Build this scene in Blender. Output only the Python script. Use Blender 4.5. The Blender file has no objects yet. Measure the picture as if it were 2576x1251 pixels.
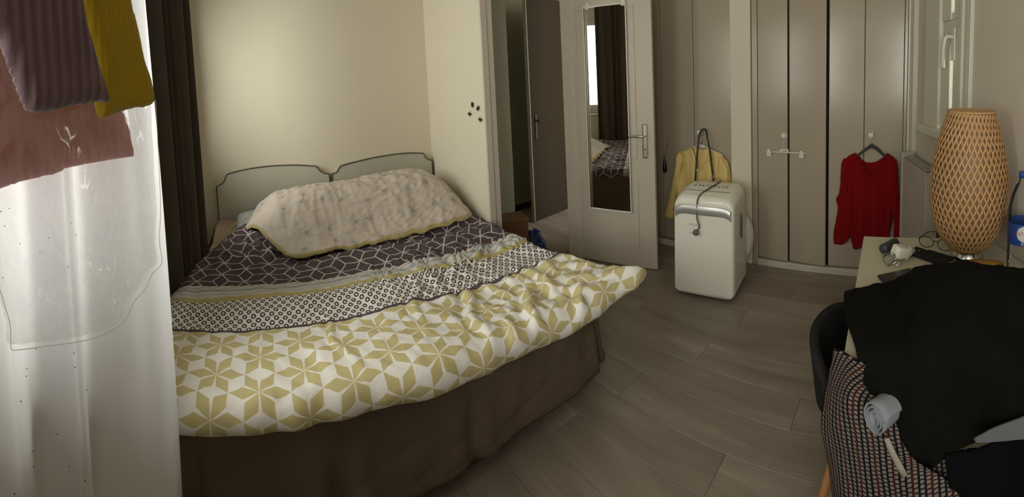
import bpy, bmesh, math, random
import numpy as np
from mathutils import Vector, Matrix
random.seed(4)
rng = np.random.RandomState(7)
scene = bpy.context.scene
COL = scene.collection

# ------------------------------------------------------------------ camera
F, PA, YH, TX, TY, HC = 1025.2922, 667.18, 255.30, 0.0195, -0.0717, 1.55
cam_d = bpy.data.cameras.new('camera'); cam = bpy.data.objects.new('camera', cam_d); COL.objects.link(cam)
scene.camera = cam
cam_d.type = 'PANO'; cam_d.panorama_type = 'CENTRAL_CYLINDRICAL'
cam_d.clip_start = 0.01
cam_d.central_cylindrical_radius = 1.0
half = 2576 / 2 / F
cam_d.central_cylindrical_range_u_min = -half; cam_d.central_cylindrical_range_u_max = half
cam_d.central_cylindrical_range_v_min = -(1251 - YH) / F; cam_d.central_cylindrical_range_v_max = YH / F
cx, sx, cy, sy = math.cos(TX), math.sin(TX), math.cos(TY), math.sin(TY)
RX = Matrix(((1, 0, 0), (0, cx, -sx), (0, sx, cx))); RY = Matrix(((cy, 0, sy), (0, 1, 0), (-sy, 0, cy)))
th0 = (1288 - PA) / F
fwd = Vector((math.sin(th0), math.cos(th0), 0)); right = Vector((math.cos(th0), -math.sin(th0), 0)); up = Vector((0, 0, 1))
base = Matrix((right, up, -fwd)).transposed()
cam.matrix_world = Matrix.Translation((0, 0, HC)) @ ((RY @ RX).transposed() @ base).to_4x4()

# ------------------------------------------------------------------ world, light, exposure
scene.view_settings.view_transform = 'Standard'; scene.view_settings.look = 'None'
scene.view_settings.gamma = 1.0; scene.view_settings.use_curve_mapping = False
scene.view_settings.exposure = 0.08
w = bpy.data.worlds.new('world'); scene.world = w; w.use_nodes = True
bg = w.node_tree.nodes['Background']; bg.inputs[0].default_value = (1.0, 0.975, 0.93, 1); bg.inputs[1].default_value = 8.5
pd = bpy.data.lights.new('window_portal', 'AREA'); pd.shape = 'RECTANGLE'; pd.size = 3.0; pd.size_y = 2.3
pd.cycles.is_portal = True
po = bpy.data.objects.new('window_portal', pd); COL.objects.link(po)
po.location = (-.90, 1.15, 1.70); po.rotation_euler = (0, math.radians(-90), 0); pd.size = 1.5; pd.size_y = 4.1
sc_c = scene.cycles
sc_c.max_bounces = 10; sc_c.diffuse_bounces = 6; sc_c.transmission_bounces = 8; sc_c.transparent_max_bounces = 16
sc_c.caustics_reflective = False; sc_c.caustics_refractive = False
sc_c.sample_clamp_indirect = 6

# ------------------------------------------------------------------ helpers
def setp(o, label=None, cat=None, group=None, kind=None):
    if label: o['label'] = label
    if cat: o['category'] = cat
    if group: o['group'] = group
    if kind: o['kind'] = kind
    return o
def thing(name, label, cat, loc=(0, 0, 0), rz=0, group=None):
    o = bpy.data.objects.new(name, None); COL.objects.link(o); o.empty_display_size = .05
    o.location = loc; o.rotation_euler = (0, 0, rz)
    return setp(o, label, cat, group)
def mk(name, V, Fc, mat=None, parent=None, smooth=False, uv=None, loc=None):
    me = bpy.data.meshes.new(name)
    me.from_pydata([tuple(map(float, v)) for v in V], [], [tuple(map(int, f)) for f in Fc]); me.update()
    if smooth: me.polygons.foreach_set('use_smooth', [True] * len(me.polygons))
    if uv is not None:
        l = me.uv_layers.new(name='UVMap'); vi = np.empty(len(me.loops), int); me.loops.foreach_get('vertex_index', vi)
        l.data.foreach_set('uv', np.asarray(uv, float)[vi].ravel())
    if mat: me.materials.append(mat)
    o = bpy.data.objects.new(name, me); COL.objects.link(o)
    if parent: o.parent = parent
    if loc: o.location = loc
    return o
def frombm(name, bm, mat=None, parent=None, smooth=False, loc=None):
    me = bpy.data.meshes.new(name); bm.normal_update(); bm.to_mesh(me); bm.free()
    if smooth: me.polygons.foreach_set('use_smooth', [True] * len(me.polygons))
    if mat: me.materials.append(mat)
    o = bpy.data.objects.new(name, me); COL.objects.link(o)
    if parent: o.parent = parent
    if loc: o.location = loc
    return o
def bbox(bm, a, b, bev=0, seg=2):
    r = bmesh.ops.create_cube(bm, size=1)
    vs = r['verts']
    for v in vs:
        v.co = Vector([(a[i] + b[i]) / 2 + v.co[i] * abs(b[i] - a[i]) for i in range(3)])
    if bev:
        es = list({e for v in vs for e in v.link_edges})
        bmesh.ops.bevel(bm, geom=es, offset=bev, segments=seg, profile=.5, affect='EDGES')
def box(name, a, b, mat=None, parent=None, bev=0, seg=2):
    bm = bmesh.new(); bbox(bm, a, b, bev, seg)
    return frombm(name, bm, mat, parent, smooth=False)
def boxes(name, lst, mat=None, parent=None, bev=0):
    bm = bmesh.new()
    for a, b in lst: bbox(bm, a, b, bev)
    return frombm(name, bm, mat, parent)
def smooth_path(pts, n=8):
    P = [np.array(p, float) for p in pts]; P = [2 * P[0] - P[1]] + P + [2 * P[-1] - P[-2]]; out = []
    for i in range(1, len(P) - 2):
        for k in range(n):
            t = k / n
            out.append(.5 * ((2 * P[i]) + (-P[i - 1] + P[i + 1]) * t + (2 * P[i - 1] - 5 * P[i] + 4 * P[i + 1] - P[i + 2]) * t * t + (-P[i - 1] + 3 * P[i] - 3 * P[i + 1] + P[i + 2]) * t ** 3))
    out.append(P[-2]); return out
def tubemesh(path, r, seg=8, closed=False):
    P = [Vector(tuple(p)) for p in path]; n = len(P); V = []; Fc = []
    rr = r if hasattr(r, '__len__') else [r] * n
    prev = None
    for i in range(n):
        t = (P[(i + 1) % n if closed else min(i + 1, n - 1)] - P[(i - 1) % n if closed else max(i - 1, 0)]).normalized()
        a = prev if prev is not None else (Vector((0, 0, 1)) if abs(t.z) < .9 else Vector((1, 0, 0)))
        a = (a - t * a.dot(t)); a = a.normalized() if a.length > 1e-6 else t.orthogonal().normalized(); prev = a
        b = t.cross(a)
        for k in range(seg):
            q = 2 * math.pi * k / seg; V.append(P[i] + (a * math.cos(q) + b * math.sin(q)) * rr[i])
    m = n if closed else n - 1
    for i in range(m):
        for k in range(seg):
            j = (i + 1) % n; Fc.append((i * seg + k, i * seg + (k + 1) % seg, j * seg + (k + 1) % seg, j * seg + k))
    if not closed: Fc.append(tuple(range(seg - 1, -1, -1))); Fc.append(tuple((n - 1) * seg + k for k in range(seg)))
    return V, Fc
def tube(name, path, r, mat, parent=None, seg=8, closed=False, smooth=True):
    V, Fc = tubemesh(path, r, seg, closed); return mk(name, V, Fc, mat, parent, smooth)
def lathe(name, prof, mat, parent=None, seg=32, loc=None, caps=True, smooth=True):
    V = []; Fc = []
    for r, z in prof:
        for k in range(seg):
            a = 2 * math.pi * k / seg; V.append((r * math.cos(a), r * math.sin(a), z))
    for i in range(len(prof) - 1):
        for k in range(seg):
            Fc.append((i * seg + k, i * seg + (k + 1) % seg, (i + 1) * seg + (k + 1) % seg, (i + 1) * seg + k))
    if caps:
        Fc.append(tuple(range(seg - 1, -1, -1))); Fc.append(tuple((len(prof) - 1) * seg + k for k in range(seg)))
    return mk(name, V, Fc, mat, parent, smooth, loc=loc)
def grid(name, P, mat, parent=None, uv=None, thick=0, smooth=True):
    nu, nv = P.shape[:2]; V = P.reshape(-1, 3)
    idx = np.arange(nu * nv).reshape(nu, nv)
    Fc = np.stack([idx[:-1, :-1], idx[1:, :-1], idx[1:, 1:], idx[:-1, 1:]], -1).reshape(-1, 4)
    o = mk(name, V, Fc, mat, parent, smooth, uv=None if uv is None else uv.reshape(-1, 2))
    if thick:
        m = o.modifiers.new('thickness', 'SOLIDIFY'); m.thickness = thick; m.offset = 0
    return o
def fbm(x, y, scale=1., seed=0, octs=4, ridge=False):
    r = np.random.RandomState(seed); out = np.zeros_like(x); a = 1.; s = scale; tot = 0
    wx = .5 * np.sin(y * scale * 2.1 + seed); wy = .5 * np.sin(x * scale * 1.7 + seed * 2)
    for o in range(octs):
        acc = np.zeros_like(x)
        for k in range(5):
            t = r.rand() * 6.283; ph = r.rand() * 6.283; f = s * (.7 + .6 * r.rand()) * 6.283
            acc += np.sin(f * (np.cos(t) * x + np.sin(t) * y) + ph + wx * 2 + wy * 2)
        acc /= 2.2
        if ridge: acc = 1 - 2 * np.abs(np.clip(acc, -1, 1))
        out += a * acc; tot += a; a *= .5; s *= 2
    return out / tot
def sstep(a, b, x):
    t = np.clip((x - a) / (b - a), 0, 1); return t * t * (3 - 2 * t)
def inpoly(px, py, poly):
    c = np.zeros(px.shape, bool); n = len(poly); j = n - 1
    for i in range(n):
        xi, yi = poly[i]; xj, yj = poly[j]
        if yi != yj:
            c ^= ((yi > py) != (yj > py)) & (px < (xj - xi) * (py - yi) / (yj - yi) + xi)
        j = i
    return c
def nearest_edge(px, py, poly):
    best = np.full(px.shape, 1e9); bx = px.copy(); by = py.copy(); n = len(poly)
    for i in range(n):
        x0, y0 = poly[i]; x1, y1 = poly[(i + 1) % n]; dx, dy = x1 - x0, y1 - y0; L = dx * dx + dy * dy + 1e-12
        t = np.clip(((px - x0) * dx + (py - y0) * dy) / L, 0, 1); qx = x0 + t * dx; qy = y0 + t * dy
        d = np.hypot(px - qx, py - qy); m = d < best
        best = np.where(m, d, best); bx = np.where(m, qx, bx); by = np.where(m, qy, by)
    return best, bx, by
def puffy(name, outline, org, ud, nd, T, D, mat, parent=None, cell=.01, fold=None, smooth_out=True, uvs=1.0):
    """a soft cloth body: outline in (u, z) metres on the vertical plane through org along ud, puffed towards nd"""
    pts = outline
    if smooth_out:
        P = [(p[0], p[1], 0) for p in outline]; P = [P[-1]] + P + [P[0], P[1]]
        q = smooth_path(P, 5)[5:-5]; pts = [(float(a[0]), float(a[1])) for a in q]
    A = np.array(pts); u0, z0 = A.min(0) - cell; u1, z1 = A.max(0) + cell
    nu = int((u1 - u0) / cell) + 2; nz = int((z1 - z0) / cell) + 2
    U, Zz = np.meshgrid(u0 + np.arange(nu) * cell, z0 + np.arange(nz) * cell, indexing='ij')
    ins = inpoly(U, Zz, pts); d, ex, ey = nearest_edge(U, Zz, pts)
    near = (~ins) & (d < cell * 1.01)
    cellin = np.zeros((nu - 1, nz - 1), bool)
    ok = ins | near
    cellin = ok[:-1, :-1] & ok[1:, :-1] & ok[1:, 1:] & ok[:-1, 1:]
    cc = inpoly((U[:-1, :-1] + cell / 2), (Zz[:-1, :-1] + cell / 2), pts); cellin &= cc
    Ux = np.where(ins & (d > .35 * cell), U, ex); Zx = np.where(ins & (d > .35 * cell), Zz, ey)
    dd = np.where(ins, d, 0)
    h = T * np.sqrt(np.clip(dd / D, 0, 1) * (2 - np.clip(dd / D, 0, 1)))
    if fold is not None: h = h + fold(Ux, Zx) * np.clip(dd / (D * .6), 0, 1)
    h = np.maximum(h, .0012)
    org = np.array(org, float); ud = np.array(ud, float); nd = np.array(nd, float)
    def P(hh): return org + Ux[..., None] * ud + hh[..., None] * nd + Zx[..., None] * np.array([0, 0, 1.])
    Vf = P(h).reshape(-1, 3); Vb = P(-np.where(dd > 0, .002, 0) * 1.0).reshape(-1, 3)
    idx = np.arange(nu * nz).reshape(nu, nz); Fc = []; N = nu * nz
    I, J = np.nonzero(cellin)
    qa = np.stack([idx[I, J], idx[I + 1, J], idx[I + 1, J + 1], idx[I, J + 1]], -1)
    used = np.unique(qa); remap = -np.ones(N, int); remap[used] = np.arange(len(used)); M = len(used)
    f1 = remap[qa]; f2 = f1[:, ::-1] + M
    V = np.concatenate([Vf[used], Vb[used]])
    from collections import Counter
    cnt = Counter()
    for q in f1:
        for k in range(4): cnt[(q[k], q[(k + 1) % 4])] += 1
    side = [(b, a, a + M, b + M) for (a, b) in cnt if (b, a) not in cnt]
    faces = [tuple(x) for x in f1] + [tuple(x) for x in f2] + side
    UVc = np.stack([Ux, Zx], -1).reshape(-1, 2)[used] * uvs
    o = mk(name, V, faces, mat, parent, True, uv=np.concatenate([UVc, UVc]))
    return o

# ------------------------------------------------------------------ materials
def lin(c):
    if isinstance(c, str):
        c = [int(c[i:i + 2], 16) / 255 for i in (0, 2, 4)]
        c = [x / 12.92 if x <= .04045 else ((x + .055) / 1.055) ** 2.4 for x in c]
    return (*c[:3], 1.0)
class X:
    """tiny shader-math expression"""
    def __init__(s, nt, sock): s.nt, s.s = nt, sock
    def _op(s, op, *o, clamp=False):
        n = s.nt.nodes.new('ShaderNodeMath'); n.operation = op; n.use_clamp = clamp
        for i, v in enumerate((s,) + o):
            if isinstance(v, X): s.nt.links.new(v.s, n.inputs[i])
            else: n.inputs[i].default_value = float(v)
        return X(s.nt, n.outputs[0])
    def __add__(s, o): return s._op('ADD', o)
    __radd__ = __add__
    def __sub__(s, o): return s._op('SUBTRACT', o)
    def __rsub__(s, o): return (s * -1) + o
    def __mul__(s, o): return s._op('MULTIPLY', o)
    __rmul__ = __mul__
    def __truediv__(s, o): return s._op('DIVIDE', o)
    def lt(s, o): return s._op('LESS_THAN', o)
    def gt(s, o): return s._op('GREATER_THAN', o)
    def abs(s): return s._op('ABSOLUTE')
    def floor(s): return s._op('FLOOR')
    def round(s): return s._op('ROUND')
    def mn(s, o): return s._op('MINIMUM', o)
    def mx(s, o): return s._op('MAXIMUM', o)
    def sin(s): return s._op('SINE')
    def cos(s): return s._op('COSINE')
    def sqrt(s): return s._op('SQRT')
    def atan2(s, o): return s._op('ARCTAN2', o)
    def mod(s, o): return s._op('FLOORED_MODULO', o)
def newmat(name):
    m = bpy.data.materials.new(name); m.use_nodes = True; nt = m.node_tree
    return m, nt, nt.nodes['Principled BSDF']
def mixc(nt, fac, a, b):
    n = nt.nodes.new('ShaderNodeMix'); n.data_type = 'RGBA'
    if isinstance(fac, X): nt.links.new(fac.s, n.inputs[0])
    elif isinstance(fac, bpy.types.NodeSocket): nt.links.new(fac, n.inputs[0])
    else: n.inputs[0].default_value = fac
    for i, c in ((6, a), (7, b)):
        if isinstance(c, bpy.types.NodeSocket): nt.links.new(c, n.inputs[i])
        else: n.inputs[i].default_value = lin(c)
    return n.outputs[2]
def texco(nt, which='Object'):
    return nt.nodes.new('ShaderNodeTexCoord').outputs[which]
def mapping(nt, vec, scale=(1, 1, 1), loc=(0, 0, 0), rot=(0, 0, 0)):
    n = nt.nodes.new('ShaderNodeMapping'); nt.links.new(vec, n.inputs[0])
    n.inputs['Scale'].default_value = scale; n.inputs['Location'].default_value = loc; n.inputs['Rotation'].default_value = rot
    return n.outputs[0]
def noise(nt, vec, scale, detail=4, rough=.5, dist=0):
    n = nt.nodes.new('ShaderNodeTexNoise'); nt.links.new(vec, n.inputs['Vector']); n.inputs['Scale'].default_value = scale
    n.inputs['Detail'].default_value = detail; n.inputs['Roughness'].default_value = rough; n.inputs['Distortion'].default_value = dist
    return n.outputs['Fac']
def bump(nt, bsdf, h, strength=.3, dist=.002, prev=None):
    n = nt.nodes.new('ShaderNodeBump'); n.inputs['Strength'].default_value = strength; n.inputs['Distance'].default_value = dist
    nt.links.new(h.s if isinstance(h, X) else h, n.inputs['Height'])
    if prev: nt.links.new(prev, n.inputs['Normal'])
    nt.links.new(n.outputs[0], bsdf.inputs['Normal']); return n.outputs[0]
def ramp(nt, fac, stops):
    n = nt.nodes.new('ShaderNodeValToRGB'); nt.links.new(fac, n.inputs[0]); e = n.color_ramp.elements
    e[0].position, e[0].color = stops[0][0], lin(stops[0][1]); e[1].position, e[1].color = stops[-1][0], lin(stops[-1][1])
    for p, c in stops[1:-1]:
        k = e.new(p); k.color = lin(c)
    return n.outputs[0]
def simple(name, col, rough=.6, metal=0, var=.06, nscale=6, bstr=0, bscale=200, spec=.5, coat=0, sheen=0):
    m, nt, b = newmat(name); v = texco(nt)
    c = lin(col); d = [max(0, x * (1 - var * 2)) for x in c[:3]]
    nt.links.new(mixc(nt, noise(nt, v, nscale), tuple(c[:3]), tuple(d)), b.inputs['Base Color'])
    b.inputs['Roughness'].default_value = rough; b.inputs['Metallic'].default_value = metal
    b.inputs['Specular IOR Level'].default_value = spec
    if coat: b.inputs['Coat Weight'].default_value = coat; b.inputs['Coat Roughness'].default_value = .08
    if sheen: b.inputs['Sheen Weight'].default_value = sheen
    if bstr: bump(nt, b, noise(nt, v, bscale, 2), bstr, .002)
    return m
def glassy(name, tint=(1, 1, 1), mixf=.12, rough=.02):
    m = bpy.data.materials.new(name); m.use_nodes = True; nt = m.node_tree; nt.nodes.clear()
    out = nt.nodes.new('ShaderNodeOutputMaterial'); tr = nt.nodes.new('ShaderNodeBsdfTransparent'); tr.inputs[0].default_value = (*tint, 1)
    gl = nt.nodes.new('ShaderNodeBsdfGlossy'); gl.inputs['Roughness'].default_value = rough
    fr = nt.nodes.new('ShaderNodeLayerWeight'); fr.inputs[0].default_value = mixf * 2
    mx = nt.nodes.new('ShaderNodeMixShader'); nt.links.new(fr.outputs['Fresnel'], mx.inputs[0])
    nt.links.new(tr.outputs[0], mx.inputs[1]); nt.links.new(gl.outputs[0], mx.inputs[2]); nt.links.new(mx.outputs[0], out.inputs[0])
    return m
def sheerm(name, col, transp, transl, gloss=0, bs=.4, bsc=60, grough=.25):
    m = bpy.data.materials.new(name); m.use_nodes = True; nt = m.node_tree; nt.nodes.clear(); L = nt.links
    out = nt.nodes.new('ShaderNodeOutputMaterial'); v = texco(nt)
    df = nt.nodes.new('ShaderNodeBsdfDiffuse'); tl = nt.nodes.new('ShaderNodeBsdfTranslucent'); tp = nt.nodes.new('ShaderNodeBsdfTransparent')
    df.inputs[0].default_value = lin(col); tl.inputs[0].default_value = lin(col)
    bn = nt.nodes.new('ShaderNodeBump'); bn.inputs['Strength'].default_value = bs; bn.inputs['Distance'].default_value = .003
    L.new(noise(nt, v, bsc, 4), bn.inputs['Height'])
    for n in (df, tl): L.new(bn.outputs[0], n.inputs['Normal'])
    m1 = nt.nodes.new('ShaderNodeMixShader'); m1.inputs[0].default_value = transl; L.new(df.outputs[0], m1.inputs[1]); L.new(tl.outputs[0], m1.inputs[2])
    m2 = nt.nodes.new('ShaderNodeMixShader'); m2.inputs[0].default_value = transp; L.new(m1.outputs[0], m2.inputs[1]); L.new(tp.outputs[0], m2.inputs[2])
    last = m2
    if gloss:
        g = nt.nodes.new('ShaderNodeBsdfGlossy'); g.inputs['Roughness'].default_value = grough; L.new(bn.outputs[0], g.inputs['Normal'])
        m3 = nt.nodes.new('ShaderNodeMixShader'); m3.inputs[0].default_value = gloss; L.new(m2.outputs[0], m3.inputs[1]); L.new(g.outputs[0], m3.inputs[2]); last = m3
    L.new(last.outputs[0], out.inputs[0]); return m

M = {}
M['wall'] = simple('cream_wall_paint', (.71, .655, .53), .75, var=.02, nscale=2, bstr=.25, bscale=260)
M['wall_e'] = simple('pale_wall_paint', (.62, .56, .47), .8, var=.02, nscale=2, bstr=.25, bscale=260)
M['ceiling'] = simple('ceiling_paint', (.72, .68, .6), .85, var=.01, bstr=.1)
M['trim'] = simple('trim_gloss_paint', (.60, .54, .46), .35, var=.03, nscale=8)
M['trim_white'] = simple('white_trim_paint', (.66, .64, .55), .4, var=.03, nscale=8)
M['ward'] = simple('wardrobe_satin_paint', (.42, .355, .275), .22, spec=.65, var=.04, nscale=3)
M['door'] = simple('door_satin_paint', (.53, .47, .39), .4, var=.04, nscale=3)
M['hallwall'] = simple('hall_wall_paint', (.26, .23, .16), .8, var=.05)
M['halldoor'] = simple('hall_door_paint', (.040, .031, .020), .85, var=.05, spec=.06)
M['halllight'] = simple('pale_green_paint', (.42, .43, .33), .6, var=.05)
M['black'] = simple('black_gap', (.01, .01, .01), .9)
M['chrome'] = simple('chrome', (.7, .69, .66), .18, 1, var=.02)
M['steel'] = simple('brushed_steel', (.5, .48, .44), .35, 1, var=.05)
M['darkmetal'] = simple('dark_bronze', (.03, .025, .02), .4, .6)
M['mirror'] = simple('mirror_silver', (.88, .88, .86), .01, 1, var=0)
M['whiteplastic'] = simple('white_plastic', (.70, .67, .58), .28, var=.02)
M['acwhite'] = simple('glossy_white_plastic', (.86, .84, .75), .2, var=.015, nscale=2)
M['acsilver'] = simple('silver_plastic', (.60, .61, .60), .34, .6, var=.02)
M['greyplastic'] = simple('grey_plastic', (.18, .18, .17), .4)
M['blackplastic'] = simple('black_plastic', (.012, .012, .013), .35)
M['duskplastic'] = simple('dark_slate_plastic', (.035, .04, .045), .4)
M['skirt'] = simple('brown_cotton', (.17, .13, .10), .95, var=.12, nscale=5, bstr=.35, bscale=900, spec=.1)
M['curtain'] = simple('dark_brown_curtain', (.09, .072, .054), .85, var=.15, nscale=4, bstr=.35, bscale=700, spec=.1, sheen=.2)
M['lining'] = simple('cream_lining', (.42, .36, .24), .9, bstr=.2, bscale=300)
M['sheet'] = simple('beige_sheet', (.48, .38, .32), .9, var=.05, bstr=.3, bscale=500, spec=.1)
M['pillowcase'] = simple('blue_grey_pillow', (.42, .45, .45), .9, var=.08, bstr=.3, bscale=500, spec=.1)
M['headboard'] = simple('sage_upholstery', (.55, .535, .45), .85, var=.04, nscale=9, bstr=.5, bscale=900, spec=.15)
M['cord'] = simple('twisted_cord', (.10, .09, .07), .8, var=.2, nscale=60)
M['desk'] = simple('cream_laminate', (.55, .50, .37), .4, var=.03)
M['blackcloth'] = simple('black_coat_cloth', (.006, .0062, .005), .95, var=.2, nscale=20, bstr=.3, bscale=600, spec=.1)
M['blackcloth2'] = simple('black_jersey', (.004, .004, .005), .95, spec=.1)
M['charcoal'] = simple('charcoal_fabric', (.020, .020, .021), .9, bstr=.3, bscale=500, spec=.15)
M['whitecloth'] = simple('white_cotton', (.24, .26, .29), .9, bstr=.3, bscale=300)
M['greycloth'] = simple('grey_cotton', (.13, .14, .15), .9, bstr=.3, bscale=300)
M['creamcloth'] = simple('cream_webbing', (.33, .30, .24), .9)
M['mustardrope'] = simple('mustard_cord', (.36, .19, .02), .85, var=.1, nscale=30, bstr=.5, bscale=150)
M['blue'] = simple('blue_plastic_bag', (.01, .04, .16), .35, bstr=.4, bscale=30)
M['radiator'] = simple('radiator_enamel', (.50, .47, .40), .4)
M['wirew'] = simple('pale_green_cable', (.45, .55, .2), .5)
M['amber'] = simple('brass', (.5, .35, .1), .3, 1)
M['strap'] = simple('dark_strap', (.035, .037, .028), .6, var=.1)
M['cable'] = simple('grey_cable', (.13, .125, .11), .5)
M['glass'] = glassy('window_glass', (.97, .98, .95), .1)
M['clear'] = glassy('clear_plastic', (.95, .97, .96), .10, .12)
M['lens'] = glassy('spectacle_lens', (.9, .92, .9), .1, .03)
M['sheer'] = sheerm('white_voile', (.74, .74, .77), .04, .36, bs=.5, bsc=40)
M['seam'] = sheerm('polythene_seam', (.92, .92, .88), .15, .5, gloss=.25, grough=.15)
M['bag'] = sheerm('translucent_polythene', (.90, .90, .90), .86, .5, gloss=.08, bs=.9, bsc=9, grough=.10)

def knit(name, c1, c2, freq, along_u=True, fuzz=.25, bstr=.8):
    m, nt, b = newmat(name); uv = nt.nodes.new('ShaderNodeUVMap').outputs[0]
    sp = nt.nodes.new('ShaderNodeSeparateXYZ'); nt.links.new(uv, sp.inputs[0])
    n = X(nt, noise(nt, mapping(nt, uv, (60, 12, 1)), 3, 4))
    u = X(nt, sp.outputs[0 if along_u else 1]); ph = u * freq * 6.283 + n * 2.2
    s = ph.sin() * .5 + .5
    fine = X(nt, noise(nt, uv, 900, 2))
    nt.links.new(mixc(nt, (s * .8 + fine * .5 - .2)._op('MULTIPLY', 1, clamp=True), c1, c2), b.inputs['Base Color'])
    b.inputs['Roughness'].default_value = .95; b.inputs['Specular IOR Level'].default_value = .1; b.inputs['Sheen Weight'].default_value = fuzz
    bump(nt, b, s * .7 + fine * .5, bstr, .003)
    return m
M['purple'] = knit('purple_ribbed_wool', (.20, .14, .14), (.115, .060, .095), 62)
M['purple'].node_tree.nodes['Principled BSDF'].inputs['Subsurface Weight'].default_value = 0
M['mustard'] = knit('mustard_wool', (.40, .27, .012), (.36, .24, .010), 90, bstr=.4)
M['pink'] = knit('dusty_pink_wool', (.56, .12, .10), (.48, .10, .085), 40, bstr=.2)
M['red'] = knit('red_wool', (.235, .0035, .006), (.15, .002, .003), 110, bstr=.6, fuzz=.05)
M['yshirt'] = knit('pale_yellow_linen', (.74, .57, .23), (.66, .50, .19), 20, bstr=.1, fuzz=0)

def tweedm():
    m, nt, b = newmat('brown_black_tweed_check'); uv = nt.nodes.new('ShaderNodeUVMap').outputs[0]
    sp = nt.nodes.new('ShaderNodeSeparateXYZ'); nt.links.new(uv, sp.inputs[0]); u = X(nt, sp.outputs[0]); v = X(nt, sp.outputs[1])
    n = X(nt, noise(nt, uv, 260, 2)) * .0022
    su, sv = .0160, .0100
    uu = ((u + n) / su); vv = ((v + n) / sv)
    fu = uu.mod(1); fv = vv.mod(1)
    shift = uu.floor().mod(2)
    dark = (fu.lt(.40)).mx(((vv + shift * .5).mod(1)).lt(.30))
    red = (uu.floor().mod(3)).lt(.5)
    c = mixc(nt, dark, (.20, .165, .13), (.010, .008, .013))
    c2 = mixc(nt, dark * red * fu.lt(.4), c, (.05, .012, .011))
    nt.links.new(c2, b.inputs['Base Color']); b.inputs['Roughness'].default_value = .95; b.inputs['Specular IOR Level'].default_value = .1
    bump(nt, b, X(nt, noise(nt, uv, 500, 2)), .6, .002); return m
M['tweed'] = tweedm()

def woodm(name, c1, c2, sc=(2, 30, 30)):
    m, nt, b = newmat(name); v = texco(nt)
    n = noise(nt, mapping(nt, v, sc), 1.5, 6, .6, 1.2)
    nt.links.new(mixc(nt, n, c1, c2), b.inputs['Base Color']); b.inputs['Roughness'].default_value = .5
    bump(nt, b, n, .15, .001); return m
M['beech'] = woodm('beech_wood', (.45, .22, .075), (.34, .15, .05), (30, 30, 2))
M['boxwood'] = woodm('pine_box_wood', (.22, .12, .055), (.13, .065, .028), (4, 30, 30))
M['bamboo'] = woodm('bamboo_strip', (.55, .33, .15), (.43, .24, .10), (3, 3, 30))
M['bamboo2'] = woodm('bamboo_dark', (.26, .14, .06), (.17, .09, .035))
def floorm():
    m, nt, b = newmat('grey_oak_laminate'); v = texco(nt)
    oi = nt.nodes.new('ShaderNodeObjectInfo'); rn = X(nt, oi.outputs['Random'])
    cb = nt.nodes.new('ShaderNodeCombineXYZ'); nt.links.new((rn * 37).s, cb.inputs[0]); nt.links.new((rn * 91).s, cb.inputs[1])
    ad = nt.nodes.new('ShaderNodeVectorMath'); nt.links.new(v, ad.inputs[0]); nt.links.new(cb.outputs[0], ad.inputs[1])
    big = noise(nt, mapping(nt, ad.outputs[0], (5, .8, 1)), 1.0, 4, .6, .8)
    fine = noise(nt, mapping(nt, ad.outputs[0], (60, 2.2, 1)), 1.3, 6, .65, .6)
    c = ramp(nt, big, [(.25, (.20, .165, .125)), (.5, (.32, .275, .22)), (.75, (.46, .41, .34))])
    c = mixc(nt, (X(nt, fine) * .75)._op('MULTIPLY', 1, clamp=True), c, (.13, .105, .08))
    c = mixc(nt, rn * .35, c, (.20, .165, .125))
    nt.links.new(c, b.inputs['Base Color']); b.inputs['Roughness'].default_value = .42
    bump(nt, b, fine, .12, .001); return m
M['plank'] = floorm()
M['subfloor'] = simple('subfloor_dark', (.15, .12, .095), .9)

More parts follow.
